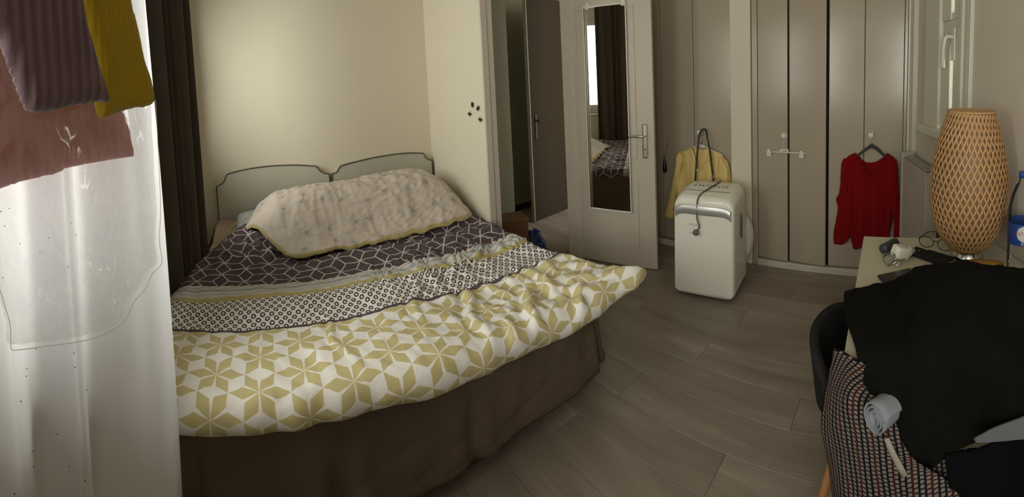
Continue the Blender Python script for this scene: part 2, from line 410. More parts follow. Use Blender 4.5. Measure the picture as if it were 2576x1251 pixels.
def duvet_mat():
    m, nt, b = newmat('printed_duvet_cotton'); L = nt.links
    uv = nt.nodes.new('ShaderNodeUVMap').outputs[0]
    wn = nt.nodes.new('ShaderNodeTexNoise'); L.new(uv, wn.inputs['Vector']); wn.inputs['Scale'].default_value = 5
    sp = nt.nodes.new('ShaderNodeSeparateXYZ'); L.new(uv, sp.inputs[0])
    u0 = X(nt, sp.outputs[0]); v0 = X(nt, sp.outputs[1]); w1 = (X(nt, wn.outputs['Fac']) - .5)
    u = u0 + w1 * .012; v = v0 + w1 * .02
    def lattice(a, c, s):
        """triangular lattice with neighbours along +-c; returns r, perp distance, axial distance in the folded 60 degree sector"""
        H = s * math.sqrt(3)
        def cell(da, dc):
            x = (a - da + H / 2).mod(H) - H / 2; y = (c - dc + s / 2).mod(s) - s / 2; return x, y
        x1, y1 = cell(0, 0); x2, y2 = cell(H / 2, s / 2)
        near = (x1 * x1 + y1 * y1).lt(x2 * x2 + y2 * y2)
        x = x2 + (x1 - x2) * near; y = y2 + (y1 - y2) * near
        r = (x * x + y * y).sqrt(); t = y.atan2(x)
        f = (t + math.pi / 6).mod(math.pi / 3) - math.pi / 6
        return r, (r * f.sin()).abs(), r * f.cos()
    # yellow lozenge stars
    s = .180; R = s / math.sqrt(3)
    r, pp, ax = lattice(u + .086, v - 1.312, s)
    wid = (ax * .455).mn((ax * -1 + R) * .50)
    star = pp.lt(wid - .0004)
    cz = mixc(nt, star, (.88, .86, .84), (.60, .53, .28))
    # rings
    def ringcell(da, dv, su=.040, sv=.060):
        x = (u + da).mod(su) - su / 2; y = (v + dv).mod(sv) - sv / 2
        return ((x * x + y * y * .55).sqrt())
    rr = ringcell(0, 0).mn(ringcell(.020, .030)) + w1 * .003
    ring = rr.lt(.0112) * rr.gt(.0048)
    cr = mixc(nt, ring, (.82, .80, .78), (.078, .058, .064))
    # plum with pale rhombic lines
    r3, p3, a3 = lattice(u + .049, v - 2.238, .150)
    line = p3.lt(.0036)
    cp = mixc(nt, line, (.090, .068, .080), (.56, .53, .49))
    # stripes
    def band(lo, hi): return v.gt(lo) * v.lt(hi)
    cs = mixc(nt, band(2.045, 2.066), (.60, .58, .54), (.34, .38, .38))
    cs = mixc(nt, band(2.082, 2.086), cs, (.16, .13, .14))
    cs = mixc(nt, band(2.012, 2.022), cs, (.45, .47, .46))
    cs = mixc(nt, band(1.950, 1.990), cs, (.50, .44, .20))
    c = mixc(nt, v.gt(1.685), cz, (.10, .08, .095))
    c = mixc(nt, v.gt(1.703), c, cr)
    c = mixc(nt, v.gt(1.950), c, cs)
    c = mixc(nt, v.gt(2.105), c, cp)
    L.new(c, b.inputs['Base Color']); b.inputs['Roughness'].default_value = .85; b.inputs['Specular IOR Level'].default_value = .15
    n1 = noise(nt, uv, 14, 5, .6, .8); n2 = noise(nt, uv, 700, 1)
    p = bump(nt, b, n1, .35, .012); bump(nt, b, n2, .1, .001, p); return m
M['duvet'] = duvet_mat()
def fold_mat():
    m, nt, b = newmat('starburst_reverse_cotton'); L = nt.links
    uv = nt.nodes.new('ShaderNodeUVMap').outputs[0]
    sc = 6.6
    vo = nt.nodes.new('ShaderNodeTexVoronoi'); vo.voronoi_dimensions = '2D'; vo.inputs['Scale'].default_value = sc; vo.inputs['Randomness'].default_value = .55
    L.new(uv, vo.inputs['Vector'])
    sb = nt.nodes.new('ShaderNodeVectorMath'); sb.operation = 'SUBTRACT'; L.new(uv, sb.inputs[0]); L.new(vo.outputs['Position'], sb.inputs[1])
    sp = nt.nodes.new('ShaderNodeSeparateXYZ'); L.new(sb.outputs[0], sp.inputs[0]); x = X(nt, sp.outputs[0]); y = X(nt, sp.outputs[1])
    r = (x * x + y * y).sqrt(); t = y.atan2(x)
    sp2 = nt.nodes.new('ShaderNodeSeparateXYZ'); L.new(vo.outputs['Color'], sp2.inputs[0]); rnd = X(nt, sp2.outputs[0])
    k = math.pi / 6
    f = (t + rnd * 3).mod(k) - k / 2
    ln = (t * 5 + rnd * 20).sin() * .012 + (rnd * .020 + .044)
    ray = ((r * f.sin()).abs()).lt((ln - r) * .022 + .0005) * r.lt(ln)
    nn = noise(nt, uv, 9, 3)
    basec = mixc(nt, nn, (.57, .50, .44), (.53, .47, .42))
    c = mixc(nt, ray * (rnd.gt(.12)), basec, (.27, .28, .27))
    at = nt.nodes.new('ShaderNodeAttribute'); at.attribute_name = 'edge'; e = X(nt, at.outputs['Fac'])
    c = mixc(nt, e.gt(.5), c, (.42, .36, .17))
    L.new(c, b.inputs['Base Color']); b.inputs['Roughness'].default_value = .88; b.inputs['Specular IOR Level'].default_value = .12
    p = bump(nt, b, noise(nt, uv, 16, 5, .6, .8), .35, .012); return m
M['fold'] = fold_mat()

# ------------------------------------------------------------------ room shell
XD, XB, XC, YA, YF, ZC = -.72, 1.452, 3.018, 3.43, 2.44, 3.1
def st(o): o['kind'] = 'structure'; return o
# slanting window wall: from corner E0 going towards the camera side
E0 = Vector((3.0, -.06, 0)); ED = Vector((-1, -.30, 0)).normalized(); EN = Vector((-ED.y, ED.x, 0)); EN = -EN if EN.y < 0 else EN
fl = st(box('floor', (-.9, -1.4, -.10), (3.9, 3.95, -.012), M['subfloor']))
pw = .192; PL = 1.22; full = None; k = 0
rows = int((3.62 + .72) / pw) + 1
def plank_mesh(w_, l_):
    bm = bmesh.new(); bbox(bm, (0, 0, -.012), (w_ - .0012, l_ - .0012, 0)); me = bpy.data.meshes.new('plank')
    bmesh.ops.bevel(bm, geom=[e for e in bm.edges if all(v.co.z > -.001 for v in e.verts)], offset=.0012, segments=1, affect='EDGES')
    bm.to_mesh(me); bm.free(); me.materials.append(M['plank']); return me
fullm = plank_mesh(pw, PL)
for i in range(rows):
    x0 = XD + i * pw
    lo = -.06 - .30 * (3.0 - (x0 + pw)) if x0 < 3 else -.06
    hi = YA if x0 < 1.50 else 3.86
    lo = max(lo, -1.18)
    y = lo - (0, .71, .33, 1.02, .52)[i % 5]
    while y < hi:
        a, b_ = max(y, lo), min(y + PL, hi)
        if b_ - a > .03:
            me = fullm if (b_ - a) > PL - 1e-4 and True else plank_mesh(pw, b_ - a)
            o = bpy.data.objects.new('plank', me); COL.objects.link(o); o.parent = fl; o.location = (x0, a, 0)
        y += PL
# ceiling
st(box('ceiling', (-.95, -1.5, ZC), (4.0, 4.0, ZC + .1), M['ceiling']))
# left wall with a wide window opening, its unseen end behind the camera added for light
WY0, WY1, WZ0, WZ1 = -.90, 3.20, .95, 2.45
st(boxes('wall_left', [((XD - .28, -1.4, 0), (XD, WY0, ZC)), ((XD - .28, WY1, 0), (XD, YA + .2, ZC)), ((XD - .28, WY0, 0), (XD, WY1, WZ0)), ((XD - .28, WY0, WZ1), (XD, WY1, ZC))], M['wall']))
st(box('wall_back', (XD - .28, YA, 0), (XB + .06, YA + .18, ZC), M['wall']))
st(box('wall_alcove', (XB, YF + .01, 0), (XB + .09, YA, ZC), M['wall']))
st(boxes('wall_door', [((1.54, YF + .07, 2.50), (2.32, YF + .17, ZC)), ((2.36, YF + .07, 0), (XC + .1, YF + .17, ZC))], M['wall']))
st(boxes('wall_right', [((XC + .02, -.1, 0), (XC + .12, YF + .1, ZC))], M['wall']))
# wall with narrow window, slanting
def wallE(name, s0, s1, z0, z1, d0, d1, mat, parent=None, bev=0):
    bm = bmesh.new(); bbox(bm, (s0, d0, z0), (s1, d1, z1), bev)
    bmesh.ops.transform(bm, matrix=Matrix(((ED.x, EN.x, 0, E0.x), (ED.y, EN.y, 0, E0.y), (0, 0, 1, 0), (0, 0, 0, 1))), verts=bm.verts)
    return frombm(name, bm, mat, parent)
bm = bmesh.new()
for a, b_ in [((-.2, -.2, 0), (.585, 0, ZC)), ((.86, -.2, 0), (4.1, 0, ZC)), ((.585, -.2, 0), (.86, 0, 1.22)), ((.585, -.2, 2.5), (.86, 0, ZC))]: bbox(bm, a, b_)
bmesh.ops.transform(bm, matrix=Matrix(((ED.x, EN.x, 0, E0.x), (ED.y, EN.y, 0, E0.y), (0, 0, 1, 0), (0, 0, 0, 1))), verts=bm.verts)
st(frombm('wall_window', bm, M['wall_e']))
# hall beyond the doorway
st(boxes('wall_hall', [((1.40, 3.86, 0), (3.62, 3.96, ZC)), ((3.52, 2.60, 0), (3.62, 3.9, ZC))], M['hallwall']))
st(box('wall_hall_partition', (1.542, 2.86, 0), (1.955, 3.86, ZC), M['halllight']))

# window_1 frame: three casements with mullions, plus one added behind the camera
w1 = st(thing('window_1', None, None, (XD - .16, 0, 0)))
boxes('window_frame', [((-.05, WY0, WZ0), (.03, WY0 + .06, WZ1)), ((-.05, WY1 - .06, WZ0), (.03, WY1, WZ1)), ((-.05, WY0 + .06, WZ0), (.03, WY1 - .06, WZ0 + .06)), ((-.05, WY0 + .06, WZ1 - .06), (.03, WY1 - .06, WZ1))], M['trim_white'], w1)
for k in range(4):
    a = WY0 + .06 + k * .995; b_ = a + .995
    boxes('sash', [((-.03, a, WZ0 + .06), (.03, a + .055, WZ1 - .06)), ((-.03, b_ - .055, WZ0 + .06), (.03, b_, WZ1 - .06)), ((-.03, a + .055, WZ0 + .06), (.03, b_ - .055, WZ0 + .12)), ((-.03, a + .055, WZ1 - .12), (.03, b_ - .055, WZ1 - .06))], M['trim_white'], w1)
    box('pane', (-.004, a + .055, WZ0 + .12), (.004, b_ - .055, WZ1 - .12), M['glass'], w1)
st(box('trim_1', (XD - .12, WY0 - .04, WZ0 - .035), (XD + .05, WY1 + .03, WZ0), M['trim_white'], bev=.006))

# window_2 : narrow casement seen edge-on in the slanting wall
w2 = st(thing('window_2', None, None, (0, 0, 0)))
for a in [(.012, .10, 0, ZC, 0, .035), (.33, .575, 1.16, 2.56, 0, .030), (.86, .90, 1.16, 2.56, 0, .03), (.93, .985, 0, ZC, 0, .022), (.575, .86, 2.5, 2.56, 0, .03)]:
    wallE('casing', *a, M['trim_white'], w2, bev=.003)
wallE('window_sill', .31, .92, 1.17, 1.215, .002, .075, M['trim_white'], w2, bev=.004)
for z0, z1 in ((1.235, 1.72), (1.85, 2.49)):
    for a in [(.60, .722, z0, z1, -.05, .020), (.752, .855, z0, z1, -.05, .012), (.722, .752, z0, z0 + .04, -.05, .012), (.722, .752, z1 - .04, z1, -.05, .012)]:
        wallE('sash', *a, M['trim_white'], w2, bev=.003)
    wallE('pane', .722, .752, z0 + .04, z1 - .04, -.012, -.006, M['glass'], w2)
wallE('transom', .60, .855, 1.72, 1.85, -.05, .010, M['trim_white'], w2, bev=.003)
wallE('handle_plate', .735, .785, 1.62, 1.80, .012, .022, M['whiteplastic'], w2, bev=.003)
def ep(s, d, z): return E0 + ED * s + EN * d + Vector((0, 0, z))
tube('window_handle', smooth_path([ep(.76, .02, 1.75), ep(.755, .055, 1.75), ep(.75, .066, 1.72), ep(.74, .068, 1.65), ep(.73, .062, 1.58)], 5), .011, M['whiteplastic'], w2)

# trims: door architrave, corner trims, plinth lines
st(boxes('trim_2', [((XB - .004, YF - .012, 0), (XB + .045, YF + .008, 2.58)), ((XB + .045, YF - .004, 0), (XB + .095, YF + .10, 2.58))], M['trim'], bev=.003))
st(boxes('trim_3', [((1.548, YF - .01, 2.50), (2.40, YF + .07, 2.58))], M['trim']))
st(boxes('trim_4', [((2.31, YF - .01, 0), (2.39, YF + .07, 2.50))], M['trim'], bev=.004))
st(box('trim_5', (2.975, -.055, 0), (3.02, -.018, ZC), M['trim_white'], bev=.003))
st(box('baseboard_hall', (1.956, 3.845, 0), (3.5, 3.858, .07), M['halldoor']))

# ------------------------------------------------------------------ built-in wardrobes along the right wall
def panel(parent, y0, y1, x=3.0, z0=.065, z1=2.52, rot=0):
    yc = (y0 + y1) / 2; o = box('door_panel', (-.022, y0 - yc, z0), (0, y1 - yc, z1), M['ward'], parent, bev=.003)
    o.location = (x, yc, 0); o.rotation_euler = (0, 0, math.radians(rot)); return o
def knob(parent, y, z, x=2.978):
    k_ = lathe('knob', [(0.0001, 0), (.011, 0), (.009, .012), (.010, .018), (.021, .026), (.024, .034), (.020, .043), (.008, .048), (.0001, .048)], M['whiteplastic'], parent, 20)
    k_.rotation_euler = (0, math.radians(-90), 0); k_.location = (x, y, z); return k_
wa = thing('wardrobe', 'built-in folding wardrobe with four tall beige panels, red jumper hanging on it', 'wardrobe', (0, 0, 0))
panel(wa, .878, 1.125, 2.987, rot=-5.5); panel(wa, .577, .870, 2.985, rot=-6.5); panel(wa, .299, .561, 2.994); panel(wa, .012, .295, 2.994)
boxes('frame', [((2.968, 1.129, 0), (3.0, 1.172, 2.56)), ((2.976, -.015, 0), (3.0, .008, 2.56)), ((2.975, .01, 2.525), (3.0, 1.127, 2.60))], M['ward'], wa, bev=.003)
boxes('plinth', [((2.958, .0, .0), (3.005, 1.128, .052))], M['trim'], wa, bev=.004)
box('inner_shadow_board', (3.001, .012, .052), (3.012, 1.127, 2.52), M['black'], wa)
knob(wa, .905, 1.056); knob(wa, .243, 1.085, 2.972)
wb = thing('wardrobe', 'built-in wardrobe with two beige panels behind the white air conditioner', 'wardrobe', (0, 0, 0))
panel(wb, 1.706, 2.03); panel(wb, 1.362, 1.700); panel(wb, 2.036, 2.40)
boxes('plinth', [((2.958, 1.36, .0), (3.005, 2.42, .052))], M['trim'], wb, bev=.004)
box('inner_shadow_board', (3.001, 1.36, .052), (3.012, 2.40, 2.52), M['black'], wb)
box('top_rail', (2.975, 1.36, 2.525), (3.0, 2.42, 2.60), M['ward'], wb)
knob(wb, 1.637, 1.045)
st(box('wall_pillar', (2.955, 1.178, 0), (3.02, 1.352, ZC), M['wall'], bev=.004))
st(box('wall_above_wardrobe', (2.978, -.015, 2.605), (3.02, 2.43, ZC), M['wall']))

# ------------------------------------------------------------------ bedroom door leaf
HX, HY = 2.283, 2.546; ang = math.atan2(-.951, .309)
dr = st(thing('door_1', None, None, (HX, HY, 0), ang))
T2 = .038
box('door_leaf', (0, 0, .008), (.785, T2, 2.46), M['door'], dr, bev=.003)
def mold(parent, x0, x1, z0, z1, y=0, w_=.012, t=.006):
    boxes('moulding', [((x0, y - t, z0), (x1, y, z0 + w_)), ((x0, y - t, z1 - w_), (x1, y, z1)), ((x0, y - t, z0 + w_), (x0 + w_, y, z1 - w_)), ((x1 - w_, y - t, z0 + w_), (x1, y, z1 - w_))], M['door'], parent, bev=.0018)
mold(dr, .135, .645, .17, .685); mold(dr, .135, .645, .885, 2.075)
box('door_stile', (.004, -.003, .012), (.045, 0, 2.45), M['door'], dr, bev=.001)
hp = box('handle_plate', (.692, -.009, .892), (.732, 0, 1.158), M['steel'], dr, bev=.0085)
tube('lever', smooth_path([(.716, -.005, 1.07), (.716, -.05, 1.07), (.705, -.055, 1.07), (.66, -.056, 1.069), (.595, -.054, 1.066)], 5), .0095, M['chrome'], hp)
lathe('keyhole', [(.006, 0), (.0055, .002)], M['black'], hp, 14).matrix_local = Matrix.Translation((.712, -.009, .962)) @ Matrix.Rotation(math.radians(90), 4, 'X')
# mirror hung on the door
mi = thing('mirror', 'tall narrow mirror hung on the open bedroom door', 'mirror', (HX + .309 * .02, HY - .951 * .02, 0), ang)
box('mirror_glass', (.208, -.0175, .462), (.562, -.0165, 2.082), M['mirror'], mi)
box('backing', (.205, -.016, .458), (.565, -.007, 2.086), M['greyplastic'], mi)
boxes('mirror_frame', [((.200, -.022, .452), (.208, -.007, 2.09)), ((.562, -.022, .452), (.570, -.007, 2.09)), ((.208, -.022, .450), (.562, -.007, .462)), ((.208, -.022, 2.082), (.562, -.007, 2.094))], M['whiteplastic'], mi, bev=.001)
for q in (.225, .530):
    boxes('hook', [((q, -.012, 2.075), (q + .035, -.0065, 2.12)), ((q + .003, -.024, 2.07), (q + .032, -.0225, 2.10))], M['clear'] if False else M['whiteplastic'], mi, bev=.001)

# hall door (ajar) with dark handle
hd = st(thing('door_2', None, None, (2.585, 3.405, 0), math.atan2(.05, .41)))
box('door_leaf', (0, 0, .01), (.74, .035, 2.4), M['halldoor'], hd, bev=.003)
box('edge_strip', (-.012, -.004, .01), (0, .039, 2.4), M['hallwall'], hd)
hh = box('handle_plate', (.055, -.008, .89), (.085, 0, 1.16), M['darkmetal'], hd, bev=.004)
tube('lever', smooth_path([(.07, -.004, 1.085), (.07, -.045, 1.085), (.085, -.05, 1.088), (.13, -.05, 1.083), (.17, -.048, 1.09)], 5), .008, M['darkmetal'], hh)

# ------------------------------------------------------------------ bed
bed = thing('bed', 'large double bed base and mattress in the alcove under the printed duvet', 'bed', (.48, 2.35, 0))
def W(o): # world coordinates kept under an offset parent
    o.matrix_parent_inverse = Matrix.Translation(o.parent.location).inverted() if o.parent else Matrix(); return o
W(box('mattress', (-.455, 1.39, .29), (1.415, 3.33, .50), M['sheet'], bed, bev=.035, seg=3))
W(box('box_base', (-.44, 1.41, .14), (1.40, 3.32, .288), M['skirt'], bed, bev=.01))
for x, y in ((-.36, 1.5), (.48, 1.5), (1.32, 1.5), (-.36, 3.2), (.48, 3.2), (1.32, 3.2)):
    W(lathe('leg', [(.02, .001), (.03, .142)], M['beech'], bed, 14)).location = (x, y, 0)
# brown skirt hanging round foot and sides
path = [(-.475, 3.25), (-.485, 2.6), (-.485, 1.9), (-.480, 1.42), (-.40, 1.385), (.0, 1.375), (.45, 1.370), (.95, 1.375), (1.38, 1.385), (1.445, 1.44), (1.45, 2.0), (1.44, 2.6), (1.435, 3.25)]
pp_ = np.array([[p[0], p[1]] for p in path]); seg = np.r_[0, np.cumsum(np.hypot(*np.diff(pp_, axis=0).T))]
S = np.arange(0, seg[-1], .008); bx_ = np.interp(S, seg, pp_[:, 0]); by_ = np.interp(S, seg, pp_[:, 1])
for _ in range(6): bx_[1:-1] = (bx_[:-2] + bx_[2:] + bx_[1:-1]) / 3; by_[1:-1] = (by_[:-2] + by_[2:] + by_[1:-1]) / 3
tx_ = np.gradient(bx_); ty_ = np.gradient(by_); nn_ = np.hypot(tx_, ty_); nx_, ny_ = ty_ / nn_ * -1, tx_ / nn_
nx_, ny_ = -nx_ * -1, ny_ * 1
cxm, cym = .48, 2.4
flip = np.where(((bx_ - cxm) * nx_ + (by_ - cym) * ny_) < 0, -1, 1); nx_, ny_ = nx_ * flip, ny_ * flip
nz = 34; tz = np.linspace(0, 1, nz)
SS, TT = np.meshgrid(S, tz, indexing='ij')
s0 = np.interp(.12, bx_[(by_ < 1.40)], S[(by_ < 1.40)])
pleat = sum(a * np.exp(-((SS - c_) / w_) ** 2) for c_, w_, a in [(s0 + .03, .035, -.045), (s0 - .06, .05, .03), (s0 + .12, .05, .025), (s0 + .55, .03, -.02), (s0 + .62, .04, .012), (s0 + 1.27, .02, -.03), (s0 - .45, .03, -.03)])
off = TT ** 1.1 * (.045 + pleat * 1.1 + .016 * fbm(SS * .9, TT * .15, 1.3, 5, 3)) + .006 * fbm(SS, TT * .6, 4, 9, 3)
botz = .075 + .022 * fbm(S, S * 0, .5, 3, 2)
ztop = .49
ZZ = ztop + (botz[:, None] - ztop) * TT
Pk = np.stack([bx_[:, None] + nx_[:, None] * off, by_[:, None] + ny_[:, None] * off, ZZ], -1)
sk = grid('bed_skirt', Pk, M['skirt'], thick=.003)
setp(sk, 'brown cotton skirt hanging round the foot of the bed under the duvet', 'bed skirt')
# hem cord line on the skirt
hem = tube('hem', [tuple(Pk[i, int(nz * .93)] + np.array([nx_[i], ny_[i], 0]) * .003) for i in range(0, len(S), 3)], .0028, M['skirt'], sk, 5)

# headboards
def headboard(x0, x1, label, mirrorit):
    t = thing('headboard', label, 'headboard', (0, 0, 0), 0, 'pair of sage headboards')
    L = x1 - x0
    prof = [(0, .30), (0, .80), (.035, .815), (.068, .845), (.085, .885), (.118, .905), (.25, .930), (.40, .943), (.52, .944), (.66, .937), (.78, .922), (.845, .908), (.868, .875), (.905, .848), (.94, .838), (L, .834), (L, .30)]
    sc = L / .95
    prof = [(p[0] * sc if p[0] != L else L, p[1]) for p in prof]
    if mirrorit: prof = [(0, .30), (0, .836), (.035, .842), (.058, .868), (.085, .895), (.2, .915), (.35, .932), (.52, .942), (.68, .940), (.80, .925), (.835, .915), (.852, .880), (.88, .858), (L, .845), (L, .30)]
    P2 = [(x0 + p[0], p[1]) for p in prof]
    sm = []
    top = smooth_path([(p[0], 0, p[1]) for p in P2[1:-1]], 6)
    outl = [P2[0]] + [(float(q[0]), float(q[2])) for q in top] + [P2[-1]]
    # front bulge grid-less: prism with bevelled front
    bm = bmesh.new(); n = len(outl)
    vb = [bm.verts.new((x, YA - .004, z)) for x, z in outl]; vf = [bm.verts.new((x, YA - .050, z)) for x, z in outl]
    ff = bm.faces.new(vf); bm.faces.new(vb[::-1])
    for i in range(n): bm.faces.new((vf[i], vb[i], vb[(i + 1) % n], vf[(i + 1) % n]))
    bmesh.ops.recalc_face_normals(bm, faces=bm.faces)
    frombm('board', bm, M['headboard'], t)
    pth = []; q = [(x, YA - .052, z) for x, z in outl]
    acc = smooth_path(q, 1)
    # resample evenly, twisted cord look
    A = np.array(q); d = np.r_[0, np.cumsum(np.linalg.norm(np.diff(A, axis=0), axis=1))]; m = int(d[-1] / .0045)
    s_ = np.linspace(0, d[-1], m); B = np.stack([np.interp(s_, d, A[:, k]) for k in range(3)], -1)
    tube('cord_trim', B, [.0034 + .0022 * (i % 4 in (1, 2)) for i in range(m)], M['cord'], t, 6)
    return t
headboard(-.457, .492, 'sage green upholstered headboard nearer the brown curtain', False)
headboard(.515, 1.428, 'sage green upholstered headboard nearer the bedroom door', True)

# ---- duvet
VF, VB = 1.30, 2.98
du = .0105
R_ = .075
uu = np.arange(-.66, 1.62, du); vv = np.arange(1.13, VB + .3, du)
U, V = np.meshgrid(uu, vv, indexing='ij')
xl = np.interp(V, [1.0, 1.35, 1.95, 2.3, 2.6, 2.8, 2.98, 3.3], [-.50, -.50, -.50, -.475, -.375, -.28, -.19, -.08])
xr = np.interp(V, [1.0, 1.25, 1.45, 1.75, 2.1, 3.3], [1.46, 1.45, 1.435, 1.40, 1.375, 1.35])
yf = VF + .015 + .03 * np.sin(U * 2.2 + .6) + .012 * np.sin(U * 9) - .05 * np.exp(-((U - 1.5) / .1) ** 2)
ox = np.where(U < xl, U - xl, np.where(U > xr, U - xr, 0)); oy = np.where(V < yf, V - yf, 0)
ov = np.hypot(ox, oy) + 1e-9
a_ = np.clip(ov / R_, 0, 2.35)
hx = np.where(ov > 1e-6, ox / ov, 0); hy = np.where(ov > 1e-6, oy / ov, 0)
outw = np.sin(a_) * R_ * .95; drop = (1 - np.cos(a_)) * R_ * .85
bx0 = np.clip(U, xl, xr); by0 = np.maximum(V, yf)
Xp = bx0 + hx * outw; Yp = by0 + hy * outw
# height: bed base, pillow hump
crest = np.interp(Xp, [-.35, -.1, .03, .2, .45, .7, .9, 1.1, 1.2, 1.3, 1.42], [.0, .06, .16, .18, .18, .19, .21, .22, .21, .15, .03])
Zt = .560 + crest * sstep(2.42, 2.95, Yp) + .018 * fbm(U, V, .8, 3, 2) + .012 * (1 - sstep(1.3, 1.6, Yp))
# wrinkles : gentle at left, strong gathered folds at right
str_ = .25 + .75 * sstep(.35, 1.05, U) * (1 - .4 * sstep(2.3, 2.8, V))
ca, sa = math.cos(.45), math.sin(.45)
ur = U * ca + V * sa; vr = -U * sa + V * ca
wr = fbm(ur * 1.0, vr * .38, 3.4, 11, 4, ridge=True) * .017 * str_ + fbm(U, V, 5.5, 21, 3, ridge=True) * .0055 * (.4 + str_)
wr += .010 * fbm(U * .5, V, 2.0, 31, 3) 
g = np.exp(-((V - 2.02) / .12) ** 2) * sstep(.2, .8, U)
wr += g * .012 * np.sin((U * 1.0 + .25 * fbm(U, V, 2, 8, 2)) * 62)
for c0, c1, ang_, wid, amp, ln_ in [(1.02, 1.42, 1.25, .022, .030, .20), (1.18, 1.50, 1.5, .02, .024, .22), (.80, 1.55, 1.35, .022, .020, .22), (1.30, 1.62, 1.9, .02, .022, .16), (.62, 1.75, 1.3, .018, .014, .2), (1.0, 1.95, .6, .02, .02, .2), (.20, 1.62, 1.75, .012, .008, .25), (1.22, 1.30, 1.2, .02, .02, .12), (.85, 1.28, 1.7, .018, .016, .10)]:
    dx = U - c0; dy = V - c1; al = dx * math.cos(ang_) + dy * math.sin(ang_); pe = -dx * math.sin(ang_) + dy * math.cos(ang_) + .02 * np.sin(al * 18)
    wr += amp * np.exp(-(pe / wid) ** 2 - (al / ln_) ** 2) - amp * .6 * np.exp(-((pe - wid * 1.9) / wid) ** 2 - (al / ln_) ** 2)
fade = np.clip(1.25 - a_ / 2.2, 0, 1)
Zp = Zt + wr * fade - drop
# outward ripples on the hanging rim
rip = np.sin(a_.clip(0, 1.6)) * (.004 * np.sin(U * 31 + 2 * np.sin(U * 7)) * np.abs(hy) + .006 * fbm(U, V, 4, 5, 2))
Xp = Xp + hx * rip; Yp = Yp + hy * rip
# pulled-out pointed corner
ct = np.exp(-(((U - 1.53) / .06) ** 2 + ((V - 1.22) / .06) ** 2))
Xp += .06 * ct; Yp += -.035 * ct; Zp += .012 * ct
# crumple at the head side where it disappears under the turned-back part
Zp -= .02 * np.exp(-((V - 2.44) / .05) ** 2) * sstep(-.1, .1, U)
Zp -= .03 * np.exp(-(((U - .08) / .12) ** 2 + ((V - 2.42) / .09) ** 2))
Zp += .02 * np.exp(-(((U + .28) / .09) ** 2 + ((V - 2.62) / .14) ** 2))
Zp += .030 * fbm(U, V, 3.5, 77, 3, ridge=True) * np.exp(-(((U + .05) / .3) ** 2 + ((V - 2.6) / .2) ** 2))
Zp = np.where(ov < 1e-6, np.maximum(Zp, .535), Zp)
Pd = np.stack([Xp, Yp, Zp], -1)
UVd = np.stack([U, V], -1)
dv = grid('duvet', Pd, M['duvet'], uv=UVd, thick=.006)
setp(dv, 'rumpled duvet in white, yellow star lozenges, dark rings and plum geometric bands', 'duvet')
# turned-back part showing the reverse side
ns, nt_ = 190, 130
sA = np.linspace(0, 1, ns); tA = np.linspace(0, 1, nt_); SA, TA = np.meshgrid(sA, tA, indexing='ij')
bX = np.interp(sA, [0, .06, .16, .22, .32, .50, .70, .88, 1.0], [-.235, -.17, -.05, .08, .28, .60, .92, 1.22, 1.39])
bY = np.interp(sA, [0, .06, .16, .22, .32, .50, .70, .88, 1.0], [2.90, 2.80, 2.60, 2.37, 2.39, 2.43, 2.45, 2.47, 2.53])
kk = np.ones(9) / 9
for _ in range(2):
    bXp = np.pad(bX, 4, mode='reflect', reflect_type='odd'); bYp = np.pad(bY, 4, mode='reflect', reflect_type='odd'); bX = np.convolve(bXp, kk, 'valid'); bY = np.convolve(bYp, kk, 'valid')
bY = bY + .008 * np.sin(bX * 38)
tX = np.interp(sA, [0, .12, 1], [-.20, -.08, 1.38]); tY = np.interp(sA, [0, .12, .3, 1], [3.02, 3.22, 3.30, 3.28])
Xf = bX[:, None] * (1 - TA) + tX[:, None] * TA; Yf_ = bY[:, None] * (1 - TA) + tY[:, None] * TA
cr2 = np.interp(Xf, [-.35, -.2, -.1, .03, .2, .45, .7, .9, 1.1, 1.2, 1.3, 1.42], [.0, .05, .12, .200, .222, .226, .235, .258, .264, .25, .19, .08])
Zf = .592 + cr2 * sstep(2.42, 2.93, Yf_)
Zf += .010 * fbm(Xf, Yf_, 1.5, 42, 3) + .008 * fbm(Xf * 1.1, Yf_ * .5, 3.2, 43, 3, ridge=True) + .006 * fbm(Xf, Yf_, 6, 47, 2, ridge=True) * (.4 + sstep(.3, 1, Xf))
# rolled edges
de = np.minimum(np.hypot(Xf - bX[:, None], Yf_ - bY[:, None]), 9)
Zf -= .018 * np.exp(-de / .014) 
dl = SA * 1.6; Zf -= .09 * np.exp(-dl / .05) * sstep(.0, .3, TA + .2) 
dr_ = (1 - SA) * 1.6; Zf -= .10 * np.exp(-dr_ / .035)
dt = (1 - TA) * .85; Zf -= .16 * np.exp(-dt / .045)
Pf = np.stack([Xf, Yf_, Zf], -1)
fo = grid('turned_back_edge', Pf, M['fold'], dv, uv=np.stack([Xf, Yf_], -1), thick=.010)
at = fo.data.attributes.new('edge', 'FLOAT', 'POINT'); at.data.foreach_set('value', (de < .020).astype(float).ravel())
fo['label'] = 'turned-back pale beige side with grey starbursts and yellow border'

